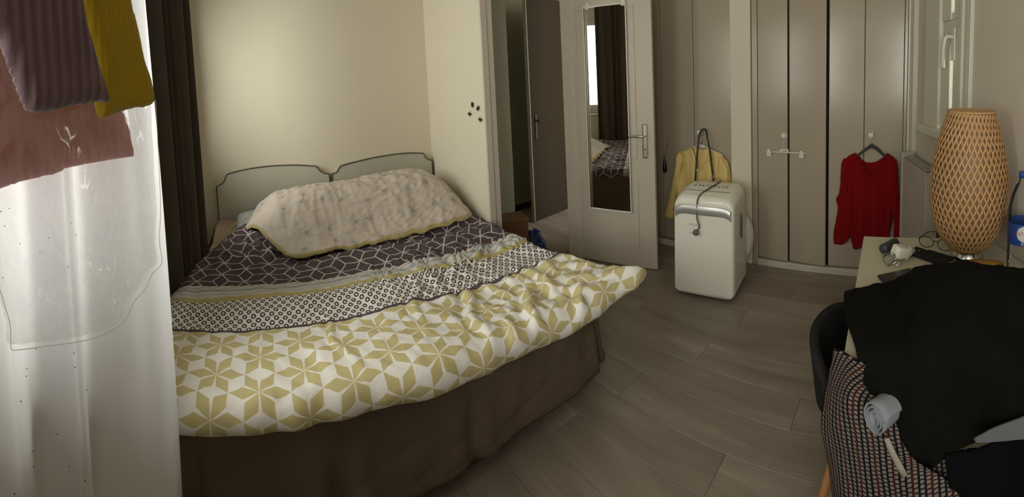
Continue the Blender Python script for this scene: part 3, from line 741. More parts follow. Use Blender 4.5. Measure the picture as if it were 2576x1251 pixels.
# pillows beneath: two plump shapes; the left one shows at the edge
def pillow(name, c, sx_, sy_, h, mat, label, rz=0, tilt=0):
    n = 36; a = np.linspace(-1, 1, n); A, B = np.meshgrid(a, a, indexing='ij')
    e = np.clip((1 - np.abs(A) ** 2.6) * (1 - np.abs(B) ** 2.6), 0, 1) ** .55
    pin = 1 - .07 * (np.abs(A) * np.abs(B)) ** 3
    V = []; 
    top = np.stack([A * sx_ * (1 - .06 * (1 - B ** 2)) * pin, B * sy_ * (1 - .06 * (1 - A ** 2)) * pin, e * h + .004 * fbm(A, B, 1.5, 3, 3)], -1).reshape(-1, 3)
    bot = top.copy(); bot[:, 2] = -e.reshape(-1) * h * .35
    idx = np.arange(n * n).reshape(n, n); q = np.stack([idx[:-1, :-1], idx[1:, :-1], idx[1:, 1:], idx[:-1, 1:]], -1).reshape(-1, 4)
    o = mk(name, np.r_[top, bot], [tuple(x) for x in q] + [tuple(x[::-1] + n * n) for x in q], mat, None, True)
    o.location = c; o.rotation_euler = (tilt, 0, rz); setp(o, label, 'pillow'); return o
pillow('pillow', (-.03, 3.10, .56), .27, .20, .085, M['pillowcase'], 'blue-grey pillow peeping out left of the turned-back duvet', .05, .12)
pillow('pillow', (1.02, 3.10, .575), .34, .19, .13, M['pillowcase'], 'pillow under the turned-back duvet against the right headboard', 0, .12)
# bottom sheet corner, ruffled beige at the left of the pillow
gx, gy = np.meshgrid(np.linspace(-.475, .05, 60), np.linspace(2.35, 3.36, 80), indexing='ij')
gz = .512 + .012 * fbm(gx, gy, 3, 4, 3) + .018 * sstep(2.9, 3.15, gy) - .22 * sstep(-.452, -.478, gx) 
sh = grid('bed_sheet', np.stack([gx, gy, gz], -1), M['sheet'], thick=.004)
setp(sh, 'pinkish beige sheet showing at the left edge of the bed by the curtain', 'sheet')
gcable = tube('cable', smooth_path([(-.155, 3.02, .655), (-.20, 3.03, .640), (-.28, 3.02, .60), (-.335, 2.98, .560), (-.345, 2.93, .548), (-.325, 2.91, .555), (-.335, 2.95, .565), (-.36, 2.90, .552), (-.365, 2.84, .548)], 8), .0035, M['wirew'])
setp(gcable, 'thin pale green cable looped on the sheet beside the pillow', 'cable')

# ------------------------------------------------------------------ curtains at the left window
def ruffle(name, p0, p1, n, amp, nf, z0, z1, mat, parent=None, seed=1, top_amp=.6, thick=.003, path=None, lean=0, nz=60, irr=.6):
    s = np.linspace(0, 1, n)
    if path is None: path = [p0, p1]
    A = np.array(path, float); d = np.r_[0, np.cumsum(np.hypot(*np.diff(A, axis=0).T))]; d /= d[-1]
    bx = np.interp(s, d, A[:, 0]); by = np.interp(s, d, A[:, 1])
    tx = np.gradient(bx); ty = np.gradient(by); L = np.hypot(tx, ty); nx, ny = ty / L, -tx / L
    z = np.linspace(z0, z1, nz); Sg, Zg = np.meshgrid(s, z, indexing='ij')
    ph = Sg * nf * 6.283 + irr * 2.2 * np.sin(Sg * nf * 2.1 + seed) + .25 * np.sin(Zg * 1.7 + Sg * 9)
    h = amp * (np.sin(ph) + .35 * np.sin(2.1 * ph + seed) + irr * .5 * np.sin(.47 * ph + 1.3 * seed)) * (top_amp + (1 - top_amp) * (1 - (Zg - z0) / (z1 - z0)))
    lat = .35 * amp * np.cos(ph)
    tt = (Zg - z0) / (z1 - z0)
    P = np.stack([bx[:, None] + nx[:, None] * h + (tx / L)[:, None] * lat, by[:, None] + ny[:, None] * h + (ty / L)[:, None] * lat + lean * (1 - tt), Zg], -1)
    uv = np.stack([Sg * d[-1] if False else Sg * 3, Zg], -1)
    return grid(name, P, mat, parent, uv=uv, thick=thick)
ct_ = ruffle('curtain', None, None, 420, .034, 7.5, .03, 2.96, M['curtain'], path=[(-.645, 1.86), (-.60, 2.02), (-.56, 2.25), (-.50, 2.48), (-.455, 2.61)], seed=3, irr=.7)
setp(ct_, 'heavy dark brown curtain hanging in folds beside the bed head', 'curtain')
ln_o = ruffle('lining', None, None, 60, .012, 1.2, .03, 2.9, M['lining'], ct_, path=[(-.60, 1.66), (-.57, 1.74), (-.59, 1.86)], seed=1)
ln_o['label'] = 'cream lining turned out at the near edge'
tr = thing('curtain_rail', 'white curtain rail above the left window', 'rail', (0, 0, 0))
tube('rod', [(-.55, -.3, 2.98), (-.55, 3.35, 2.98)], .012, M['whiteplastic'], tr, 10)
for y in (-.2, 1.5, 3.25): boxes('bracket', [((-.72, y - .01, 2.965), (-.55, y + .01, 2.995))], M['whiteplastic'], tr)

# white voile
S0 = np.array([-.31, 1.12]); sd = np.array([.512, .859]); sn = np.array([.859, -.512])
end = S0 - sd * 1.15
vo_ = ruffle('curtain', None, None, 420, .048, 4.4, .02, 2.97, M['sheer'], path=[tuple(end), tuple(S0 - sd * .5), tuple(S0)], seed=6, top_amp=.5, thick=0, irr=.9, nz=90)
setp(vo_, 'sheer white voile curtain with tiny dark dots hanging to the floor', 'curtain')
# small dots woven on the voile
dots = bmesh.new(); me = vo_.data; nz_ = 90; r7 = random.Random(12)
for _ in range(150):
    i = r7.randrange(40, 318); j = r7.randrange(6, 55); v_ = me.vertices[i * nz_ + j].co
    bmesh.ops.create_icosphere(dots, subdivisions=1, radius=.0016, matrix=Matrix.Translation(v_ + Vector((sn[0], sn[1], 0)) * .001))
do = frombm('woven_dot', dots, M['duskplastic'], vo_); do['kind'] = 'stuff'

# garments on a drying rod in front of the window
def cloth_org(off): o = S0 + sn * off; return (o[0], o[1], 0)
ud = (sd[0], sd[1], 0); nd = (sn[0], sn[1], 0)
rod = thing('clothes_rail', 'thin white clothes rail hung with knitwear by the window', 'rail', (0, 0, 0))
oo = S0 + sn * .2
tube('rail_bar', [(*(oo - sd * .95), 2.06), (*(oo + sd * .12), 2.06)], .009, M['whiteplastic'], rod, 10)
for q in (-.93, .10): tube('hanging_wire', [(*(oo + sd * q), 2.06), (*(oo + sd * q), 3.10)], .003, M['steel'], rod, 6)
purple = [(-.640, 2.06), (-.628, 1.755), (-.618, 1.668), (-.606, 1.640), (-.597, 1.612), (-.589, 1.588), (-.580, 1.562), (-.574, 1.551), (-.560, 1.547), (-.542, 1.547), (-.517, 1.551), (-.49, 1.553), (-.463, 1.556), (-.440, 1.556), (-.446, 1.583), (-.455, 1.612), (-.463, 1.644), (-.471, 1.68), (-.476, 1.76), (-.480, 2.06)]
g1 = puffy('sweater_sleeve', purple, cloth_org(.36), ud, nd, .020, .030, M['purple'], cell=.004, fold=lambda u, z: .0020 * np.sin(u * 62 * 6.283 + 1.5 * np.sin(z * 25)) * (.7 + .5 * fbm(u, z, 6, 4, 2)))
setp(g1, 'purple ribbed knit sleeve hanging nearest the camera at the top left', 'sweater')
mustard = [(-.430, 2.06), (-.415, 1.824), (-.395, 1.747), (-.388, 1.713), (-.378, 1.667), (-.370, 1.627), (-.378, 1.59), (-.380, 1.555), (-.371, 1.527), (-.344, 1.531), (-.304, 1.539), (-.263, 1.541), (-.236, 1.551), (-.240, 1.595), (-.254, 1.634), (-.262, 1.681), (-.271, 1.722), (-.279, 1.765), (-.30, 2.06)]
g2 = puffy('sweater_sleeve', mustard, cloth_org(.24), ud, nd, .018, .028, M['mustard'], cell=.004, fold=lambda u, z: .0015 * np.sin(u * 48 + z * 8))
setp(g2, 'mustard yellow knit sleeve hanging beside the purple one', 'sweater')
pk = thing('garment', 'dusty pink wool garment hanging inside the clear plastic cover', 'garment', (0, 0, 0))
puffy('front_panel', [(-.64, 2.05), (-.64, 1.399), (-.501, 1.396), (-.458, 1.404), (-.428, 1.406), (-.39, 1.407), (-.352, 1.413), (-.345, 1.44), (-.340, 1.509), (-.337, 1.65), (-.337, 2.05)], cloth_org(.060), ud, nd, .018, .03, M['pink'], pk, cell=.007, fold=lambda u, z: .006 * np.sin(u * 40), smooth_out=False)
puffy('rear_panel', [(-.37, 2.05), (-.37, 1.421), (-.337, 1.414), (-.271, 1.416), (-.2, 1.416), (-.128, 1.414), (-.134, 1.465), (-.149, 1.532), (-.158, 1.653), (-.182, 2.05)], cloth_org(.040), ud, nd, .014, .03, M['pink'], pk, cell=.007, fold=lambda u, z: .004 * np.sin(u * 55), smooth_out=False)
bagp = [(-.536, 2.05), (-.60, 1.7), (-.60, 1.394), (-.56, 1.287), (-.535, 1.189), (-.529, 1.158), (-.531, 1.122), (-.517, 1.114), (-.458, 1.102), (-.377, 1.083), (-.331, 1.077), (-.273, 1.081), (-.241, 1.112), (-.205, 1.128), (-.18, 1.155), (-.154, 1.163), (-.146, 1.178), (-.150, 1.225), (-.138, 1.297), (-.133, 1.412), (-.128, 1.556), (-.120, 2.05)]
bg_o = puffy('garment_bag', bagp, cloth_org(.115), ud, nd, .022, .05, M['bag'], cell=.007, fold=lambda u, z: (.016 * fbm(u, z * .45, 3.0, 14, 4, ridge=True) + .010 * np.sin(u * 26 + z * 9)) * (.6 + 1.2 * sstep(1.35, 1.15, z)) + .014 * sstep(1.3, 1.15, z) * fbm(u, z, 5, 33, 3, ridge=True), smooth_out=False)
BP = [tuple(Vector(cloth_org(.137)) + Vector(ud) * u_ + Vector((0, 0, z_))) for u_, z_ in bagp[1:-1]]
tube('welded_seam', smooth_path(BP, 3), .0007, M['seam'], bg_o, 6)
setp(bg_o, 'translucent plastic garment cover hanging over the sheer curtain', 'garment bag')

# small black ornaments on alcove wall
for (y, z, rx, wh_) in ((2.60, 1.372, .3, 'uppermost'), (2.52, 1.348, 1.2, 'second from the top'), (2.648, 1.300, 2.2, 'leftmost, farthest from the door frame'), (2.497, 1.268, -.9, 'lowest')):
    t = thing('wall_insect', 'black insect ornament on the cream wall, ' + wh_ + ' of the four', 'ornament', (XB - .003, y, z), 0, 'four black insect ornaments on the wall')
    bm = bmesh.new()
    for dz, dy, r in ((0, 0, .010), (.011, .004, .0075), (-.012, -.004, .008)):
        bmesh.ops.create_icosphere(bm, subdivisions=2, radius=r, matrix=Matrix.Rotation(rx, 4, 'X') @ Matrix.Translation((-.006, dy, dz)))
    frombm('body', bm, M['blackplastic'], t, True)
    bm = bmesh.new()
    for k in range(6):
        sgn = 1 if k % 2 else -1; dz = (k // 2 - 1) * .008
        V_, F_ = tubemesh([(-.004, 0, dz), (-.010, sgn * .012, dz * 1.4 + .003), (-.001, sgn * .020, dz * 2)], .0011, 5)
        vs = [bm.verts.new(Matrix.Rotation(rx, 4, 'X') @ v) for v in V_]
        for f in F_: bm.faces.new([vs[i] for i in f])
    frombm('legs', bm, M['blackplastic'], t)

# ------------------------------------------------------------------ air conditioner
aca = math.atan2(.062, .434)
ac = thing('air_conditioner', 'white portable air conditioner standing on the floor before the wardrobe', 'air conditioner', (2.345, 1.295, 0), -aca * -1)
# local frame: x = depth away from the room, y = width (+y towards the door)
WD, DP, HT = .219, .375, .70
def acprof(zr, n=10):
    """rounded front outline in y,z"""
    out = []
    def arc(cy_, cz_, r, a0, a1):
        for k in range(n + 1):
            a = math.radians(a0 + (a1 - a0) * k / n); out.append((cy_ + r * math.cos(a), cz_ + r * math.sin(a)))
    rt, rb = .075, .028
    arc(WD - rt, HT - rt, rt, 0, 90); arc(-WD + rt, HT - rt, rt, 90, 180); arc(-WD + rb, .03 + rb, rb, 180, 270); arc(WD - rb, .03 + rb, rb, 270, 360)
    return out
prof = acprof(0); n = len(prof)
def ring(xf, sc, ztop=0, dz=0):
    R = []
    for y, z in prof:
        yy = y * sc; zz = .03 + (z - .03) * (1 - (1 - sc) * .7)
        x = xf
        R.append((x, yy, zz))
    return R
secs = []
for xf, sc, lift in ((.000, .93, 0), (.004, .965, 0), (.012, .985, 0), (.028, 1.0, 0), (.06, 1.0, .012), (.16, 1.0, .028), (.28, 1.0, .034), (.345, .995, .030), (.366, .97, .022), (.375, .93, .01)):
    R = ring(xf, sc)
    R = [(x + (0.020 * max(0, (z - .1)) / .6 * 0), y, z + lift * sstep(.45, .70, np.array(z)).item()) for x, y, z in R]
    # front bows gently and leans back at the top
    R = [(x + .030 * (z / .7) ** 2 * (1 - xf / DP) - .014 * (1 - (y / WD) ** 2) * (1 - xf / DP), y, z) for x, y, z in R]
    secs.append(R)
V = [p for R in secs for p in R]; Fc = []
for i in range(len(secs) - 1):
    for k in range(n): Fc.append((i * n + k, (i + 1) * n + k, (i + 1) * n + (k + 1) % n, i * n + (k + 1) % n))
Fc.append(tuple(range(n))); Fc.append(tuple((len(secs) - 1) * n + k for k in range(n - 1, -1, -1)))
mk('body', V, Fc, M['acwhite'], ac, True).data.shade_smooth() if hasattr(bpy.types.Mesh, 'shade_smooth') else None
def frontx(y, z): return .004 + .030 * (z / .7) ** 2 - .014 * (1 - (y / WD) ** 2)
# silver curved band near the top of the front
ys = np.linspace(-.200, .200, 50); zb = np.linspace(0, 1, 10)
YY, BB = np.meshgrid(ys, zb, indexing='ij')
arch = -.030 * (np.abs(YY) / .200) ** 7
zz = .586 + arch * 1.0 + BB * (.060 + .004 * np.cos(YY * 8)); 
xx = frontx(YY, zz) - .009 + .012 * np.sin(BB * 3.14159) * 0
xx = xx - .006 * np.sin(BB * math.pi) + .004
grid('silver_band', np.stack([xx, YY, zz], -1), M['acsilver'], ac, thick=.006)
def lip(z0, dz, r, mat, name):
    tube(name, [(frontx(y, z0) - .004, y, z0 - .030 * (abs(y) / .2) ** 7 + dz) for y in np.linspace(-.201, .201, 40)], r, mat, ac, 8)
lip(.586, 0, .003, M['acwhite'], 'band_lip'); lip(.586, .065, .005, M['acwhite'], 'band_lip')
# seams, top vent louvres and control panel
def topz(x): return HT + float(np.interp(x, [.0, .028, .06, .16, .28, .345], [0, 0, .012, .028, .034, .030]))
boxes('top_seam', [((.115, -.165, topz(.115) - .001), (.119, .165, topz(.119) + .0012))], M['greyplastic'], ac)
bm = bmesh.new()
for q in range(3): bbox(bm, (.045 + q * .02, -.155, topz(.05 + q * .02) - .002), (.050 + q * .02, .155, topz(.05 + q * .02) + .002), .001, 1)
frombm('louvre', bm, M['whiteplastic'], ac)
for q, yy in enumerate((-.12, -.09, -.06, -.03, .0, .03, .06, .09, .12)):
    lathe('button', [(.008, 0), (.008, .004), (.006, .005)], M['greyplastic'], ac, 12, loc=(.20 + .012 * (q % 2), yy, topz(.2) - .001))
box('logo_plate', (frontx(.05, .515) - .006, .02, .508), (frontx(.05, .515) - .002, .095, .522), M['whiteplastic'], ac, bev=.001)
# side grip and side grille on the camera-right side (-y)
sg = lathe('side_grip', [(.0001, 0), (.020, 0), (.024, .003), (.026, .006)], M['greyplastic'], ac, 24)
sg.scale = (1, 3.6, 1); sg.rotation_euler = (math.radians(90), 0, 0); sg.location = (.19, -WD - .001, .47); sg.rotation_euler = (math.radians(90), 0, 0)
for x in (.05, .32):
    for y in (-.16, .16):
        c_ = lathe('caster', [(.010, -.012), (.0145, -.008), (.0145, .008), (.010, .012)], M['blackplastic'], ac, 16); c_.rotation_euler = (math.radians(90), 0, 0); c_.location = (x, y, .0148)
        
box('base_tray', (.03, -.20, .020), (.36, .20, .034), M['duskplastic'], ac)
# mains cable lying over the top and down the front with its plug
cab = tube('mains_cable', smooth_path([(.375, -.02, .62), (.36, -.02, .725), (.30, -.03, topz(.3) + .005), (.19, -.015, topz(.19) + .006), (.10, .012, topz(.1) + .006), (.045, .030, topz(.03) + .008), (.012, .034, .682), (.008, .037, .64), (.002, .035, .60), (-.004, .033, .56), (-.006, .022, .53), (-.006, .018, .505), (-.008, .030, .485)], 8), .0055, M['cable'], ac, 8)
plg = lathe('plug', [(.0001, -.016), (.014, -.016), (.020, -.008), (.021, .006), (.016, .014), (.0001, .015)], M['cable'], ac, 20); plg.rotation_euler = (0, math.radians(-75), 0); plg.location = (-.012, .040, .468)
tube('plug_pin', [(-.02, .055, .466), (-.024, .078, .464)], .0024, M['chrome'], plg, 8).matrix_parent_inverse = plg.matrix_basis.inverted()
# exhaust hose coiled behind
hp_ = smooth_path([(.372, .02, .30), (.44, -.04, .36), (.47, -.12, .42), (.46, -.185, .36), (.45, -.195, .24), (.44, -.16, .14), (.42, -.10, .075)], 14)
tube('exhaust_hose', hp_, [.050 + .005 * (i % 2) for i in range(len(hp_))], M['whiteplastic'], ac, 20)

# ------------------------------------------------------------------ clothes on the wardrobes
def plane_garment(name, outline, x, T, mat, parent, cell=.008, fold=None, D=.03):
    return puffy(name, outline, (x, 0, 0), (0, 1, 0), (-1, 0, 0), T, D, mat, parent, cell=cell, fold=fold, smooth_out=True)
rs = thing('sweater', 'red v-neck knitted jumper hanging from a wardrobe knob', 'sweater', (2.95, .26, .22))
red_body = [(.357, .952), (.423, .913), (.450, .866), (.450, .766), (.44, .693), (.44, .564), (.43, .417), (.395, .328), (.385, .306), (.373, .256), (.357, .218), (.298, .237), (.253, .268), (.208, .265), (.136, .264), (.105, .274), (.089, .38), (.076, .445), (.072, .582), (.075, .763), (.075, .871), (.08, .924), (.125, .957), (.140, .90), (.165, .862), (.200, .80), (.228, .785), (.255, .80), (.285, .850), (.325, .912)]
ffold = lambda u, z: (.008 * np.sin(u * 60 + 3 * np.sin(z * 3)) + .004 * np.sin(u * 130 + 2 * z)) * (.4 + .6 * sstep(.95, .5, z))
plane_garment('body', red_body, 2.945, .030, M['red'], rs, fold=ffold)
backneck = [(.335, .925), (.30, .79), (.26, .76), (.20, .765), (.15, .80), (.130, .94), (.16, .918), (.208, .888), (.261, .880), (.30, .895)]
plane_garment('neck_back', backneck, 2.956, .006, M['red'], rs)
plane_garment('sleeve', [(.436, .91), (.458, .864), (.463, .738), (.474, .647), (.495, .60), (.482, .537), (.497, .435), (.513, .342), (.510, .266), (.485, .258), (.444, .256), (.386, .319), (.383, .397), (.392, .524), (.400, .669), (.400, .804), (.402, .885)], 2.930, .028, M['red'], rs, fold=lambda u, z: .005 * np.sin(z * 45 + u * 20))
plane_garment('sleeve', [(.119, .950), (.062, .922), (.039, .86), (.032, .727), (.018, .593), (.005, .458), (-.009, .359), (-.003, .286), (.028, .276), (.059, .293), (.065, .384), (.065, .447), (.085, .537), (.100, .68), (.108, .814), (.115, .903)], 2.930, .028, M['red'], rs, fold=lambda u, z: .005 * np.sin(z * 45 + u * 20))
tube('neckband', smooth_path([(2.915, .330, .925), (2.912, .302, .875), (2.910, .270, .82), (2.910, .230, .785), (2.910, .20, .80), (2.912, .165, .86), (2.915, .135, .935)], 8), .006, M['red'], rs, 8)
for q in rs.children: W(q)
hg = thing('coat_hanger', 'black wooden clothes hanger holding the red jumper', 'hanger', (2.945, .235, .93))
hpts = [(.352, .905), (.335, .925), (.290, .960), (.255, .985), (.235, .990), (.215, .985), (.185, .962), (.145, .928), (.125, .905), (.118, .915), (.140, .945), (.180, .990), (.215, 1.012), (.225, 1.020), (.245, 1.020), (.255, 1.012), (.290, .985), (.335, .945), (.352, .925)]
bm = bmesh.new(); a1 = [bm.verts.new((2.938, y, z)) for y, z in hpts]; a2 = [bm.verts.new((2.951, y, z)) for y, z in hpts]
bm.faces.new(a1); bm.faces.new(a2[::-1])
for i in range(len(hpts)): bm.faces.new((a1[i], a2[i], a2[(i + 1) % len(hpts)], a1[(i + 1) % len(hpts)]))
bmesh.ops.recalc_face_normals(bm, faces=bm.faces)
W(frombm('hanger_bar', bm, M['blackplastic'], hg))
W(tube('hook', smooth_path([(2.944, .235, 1.018), (2.944, .236, 1.050), (2.944, .256, 1.075), (2.944, .252, 1.103), (2.944, .236, 1.112), (2.944, .222, 1.100)], 6), .0022, M['chrome'], hg, 8))
# empty white clip hanger
wh = thing('coat_hanger', 'empty white plastic clip hanger on the wardrobe knob beside the pillar', 'hanger', (2.95, .90, .93))
W(tube('hanger_bar', [(2.95, 1.072, .925), (2.95, .93, .929), (2.95, .87, .930), (2.95, .728, .930)], .0055, M['whiteplastic'], wh, 10))
W(box('centre_piece', (2.944, .868, .925), (2.956, .938, .955), M['whiteplastic'], wh, bev=.004))
W(box('logo_strip', (2.9425, .885, .937), (2.944, .918, .942), M['greyplastic'], wh))
W(tube('hook', smooth_path([(2.95, .905, .955), (2.95, .905, 1.015), (2.95, .885, 1.035), (2.95, .878, 1.062), (2.95, .895, 1.085), (2.95, .918, 1.078)], 6), .0028, M['whiteplastic'], wh, 8))
for y in (1.025, .765):
    W(boxes('clip', [((2.938, y - .018, .895), (2.942, y + .018, .925)), ((2.957, y - .018, .895), (2.961, y + .018, .925)), ((2.940, y - .013, .925), (2.960, y + .013, .948))], M['whiteplastic'], wh, bev=.0015))
# yellow shirt
ys_ = thing('shirt', 'pale yellow long-sleeved shirt hanging behind the air conditioner', 'shirt', (2.95, 1.62, .24))
sb_ = [(1.71, .91), (1.776, .888), (1.843, .864), (1.868, .81), (1.872, .7), (1.875, .596), (1.88, .417), (1.872, .24), (1.36, .24), (1.344, .531), (1.347, .633), (1.36, .754), (1.385, .833), (1.425, .87), (1.492, .896), (1.53, .902), (1.56, .84), (1.60, .78), (1.64, .74), (1.665, .79), (1.685, .86)]
W(plane_garment('body', sb_, 2.945, .026, M['yshirt'], ys_, fold=lambda u, z: .008 * np.sin(u * 38 + 2 * np.sin(z * 5)) + .003 * np.sin(u * 90)))
W(plane_garment('back_yoke', [(1.70, .905), (1.67, .76), (1.62, .72), (1.56, .76), (1.52, .90), (1.576, .912), (1.62, .904)], 2.955, .006, M['yshirt'], ys_))
W(plane_garment('collar', [(1.712, .915), (1.700, .92), (1.672, .87), (1.655, .80), (1.660, .745), (1.690, .82), (1.715, .88)], 2.915, .008, M['yshirt'], ys_))
W(plane_garment('collar', [(1.525, .905), (1.515, .90), (1.53, .82), (1.575, .76), (1.60, .765), (1.56, .82), (1.54, .87)], 2.915, .008, M['yshirt'], ys_))
W(plane_garment('sleeve', [(1.809, .874), (1.852, .827), (1.867, .725), (1.891, .621), (1.924, .5), (1.949, .401), (1.987, .291), (1.975, .275), (1.943, .270), (1.895, .280), (1.884, .389), (1.852, .511), (1.815, .66), (1.786, .805)], 2.918, .028, M['yshirt'], ys_, fold=lambda u, z: .005 * np.sin(z * 40 + u * 40)))
W(plane_garment('sleeve', [(1.43, .862), (1.39, .82), (1.362, .754), (1.350, .633), (1.345, .50), (1.34, .32), (1.41, .30), (1.42, .45), (1.43, .6), (1.45, .75)], 2.918, .026, M['yshirt'], ys_, fold=lambda u, z: .005 * np.sin(z * 40 + u * 40)))
h2 = thing('coat_hanger', 'white plastic hanger inside the pale yellow shirt', 'hanger', (2.95, 1.62, .93))
W(tube('hanger_bar', smooth_path([(2.943, 1.80, .872), (2.943, 1.70, .915), (2.943, 1.62, .945), (2.943, 1.54, .915), (2.943, 1.42, .872)], 6), .006, M['whiteplastic'], h2, 8))
W(box('centre_piece', (2.936, 1.585, .918), (2.95, 1.655, .945), M['whiteplastic'], h2, bev=.005))
W(tube('hook', smooth_path([(2.943, 1.62, .945), (2.943, 1.62, .99), (2.943, 1.64, 1.01), (2.943, 1.65, 1.045), (2.943, 1.637, 1.074), (2.943, 1.61, 1.066)], 6), .0025, M['chrome'], h2, 8))
# bag strap looped over the knob, hanging down behind the air conditioner
bgn = thing('shoulder_bag', 'dark bag strap looped over the wardrobe knob in front of the yellow shirt', 'bag', (2.89, 1.58, .35))
def ribbon(name, pts, w_, mat, parent, t=.003):
    P = smooth_path(pts, 8); A = np.array(P); B = np.stack([A + np.array([0, w_ / 2, 0]), A - np.array([0, w_ / 2, 0])], 0)
    return grid(name, B, mat, parent, thick=t, smooth=False)
W(ribbon('strap', [(2.895, 1.662, .42), (2.893, 1.655, .63), (2.892, 1.640, .78), (2.895, 1.627, .91), (2.91, 1.618, 1.03)], .017, M['strap'], bgn))
W(ribbon('strap', [(2.895, 1.470, .42), (2.893, 1.482, .65), (2.892, 1.495, .77), (2.895, 1.515, .92), (2.91, 1.545, 1.03)], .017, M['strap'], bgn))
W(tube('strap_loop', smooth_path([(2.91, 1.618, 1.03), (2.93, 1.612, 1.062), (2.94, 1.59, 1.078), (2.94, 1.575, 1.072), (2.92, 1.553, 1.05), (2.91, 1.545, 1.03)], 6), .008, M['strap'], bgn, 8))
for y, z in ((1.647, .735), (1.490, .70)):
    W(tube('ring', [(2.889, y + .013 * math.cos(a), z + .009 * math.sin(a)) for a in np.linspace(0, 6.0, 14)], .0022, M['chrome'], bgn, 6))
W(box('bag_body', (2.84, 1.44, .16), (2.905, 1.70, .44), M['strap'], bgn, bev=.02))
# dark brush-like thing hanging in the gap by the door
dk = thing('brush', 'small black teardrop-shaped brush hanging in the dark gap behind the door', 'brush', (2.90, 1.962, .68))
lathe('handle', [(.0001, 0), (.014, .004), (.020, .03), (.017, .07), (.009, .105), (.005, .135), (.0001, .15)], M['blackplastic'], dk, 16)
tube('cord', [(0, 0, .148), (.03, 0, .20), (.072, 0, .26)], .0015, M['blackplastic'], dk, 6)

# ------------------------------------------------------------------ hall things
wb_ = thing('box', 'low wooden box standing in the doorway beyond the bed', 'box', (1.855, 2.725, 0), -.25)
bl = []
boxes('side_board', [((-.13, -.09, 0), (-.115, .09, .40)), ((.065, -.09, 0), (.08, .09, .40))], M['boxwood'], wb_)
boxes('front_board', [((-.115, -.09, 0), (.065, -.075, .40)), ((-.115, .075, 0), (.065, .09, .40))], M['boxwood'], wb_)
box('lid', (-.137, -.097, .40), (.087, .097, .418), M['boxwood'], wb_, bev=.002)
n = 26; th_, ph_ = np.meshgrid(np.linspace(0, 2 * np.pi, n * 2), np.linspace(.02, np.pi / 2, n), indexing='ij')
rb = 1 + .12 * fbm(th_ / 3, ph_, 1.2, 3, 3)
bb = grid('plastic_bag', np.stack([2.10 + .10 * rb * np.sin(ph_) * np.cos(th_), 2.80 + .12 * rb * np.sin(ph_) * np.sin(th_), .004 + .21 * rb * np.cos(ph_).clip(0)], -1), M['blue'])
setp(bb, 'crumpled blue plastic bag on the hall floor beside the wooden box', 'bag')

# ------------------------------------------------------------------ radiator under the narrow window
rd = thing('radiator', 'beige panel radiator with a grille top in the corner beneath the narrow window', 'radiator', (0, 0, 0))
wallE('radiator_body', .14, .62, .18, .955, .03, .11, M['radiator'], rd, bev=.006)
bm = bmesh.new()
for q in range(12): bbox(bm, (.15 + q * .04, .034, .958), (.156 + q * .04, .106, .966))
for q in range(4): bbox(bm, (.15, .036 + q * .021, .958), (.61, .040 + q * .021, .966))
bmesh.ops.transform(bm, matrix=Matrix(((ED.x, EN.x, 0, E0.x), (ED.y, EN.y, 0, E0.y), (0, 0, 1, 0), (0, 0, 0, 1))), verts=bm.verts)
frombm('top_grille', bm, M['radiator'], rd)
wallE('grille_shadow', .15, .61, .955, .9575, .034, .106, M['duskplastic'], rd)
wallE('side_panel', .105, .138, .0, .985, .02, .118, M['radiator'], rd, bev=.004)

# ------------------------------------------------------------------ desk
DZ = .787
dk_ = thing('desk', 'cream laminate desk in the right corner under the bamboo lamp', 'desk', (1.4, -.08, 0))
# top follows the slanting wall at the back
def wally(x): return -.06 - .30 * (3.0 - x)
tp = [(1.02, .150), (1.835, .178), (1.835, wally(1.835) + .012), (1.02, wally(1.02) + .012)]
bm = bmesh.new(); lo_ = [bm.verts.new((x, y, DZ - .034)) for x, y in tp]; hi_ = [bm.verts.new((x, y, DZ)) for x, y in tp]
bm.faces.new(hi_); bm.faces.new(lo_[::-1])
for i in range(4): bm.faces.new((lo_[i], lo_[(i + 1) % 4], hi_[(i + 1) % 4], hi_[i]))
bmesh.ops.recalc_face_normals(bm, faces=bm.faces); bmesh.ops.bevel(bm, geom=list(bm.edges), offset=.0025, segments=2, affect='EDGES')
W(frombm('desk_top', bm, M['desk'], dk_))
for x, y in ((1.79, .13), (1.79, -.34), (1.06, .105), (1.06, -.52)):
    W(box('leg', (x - .02, y - .02, 0), (x + .02, y + .02, DZ - .035), M['desk'], dk_, bev=.002))

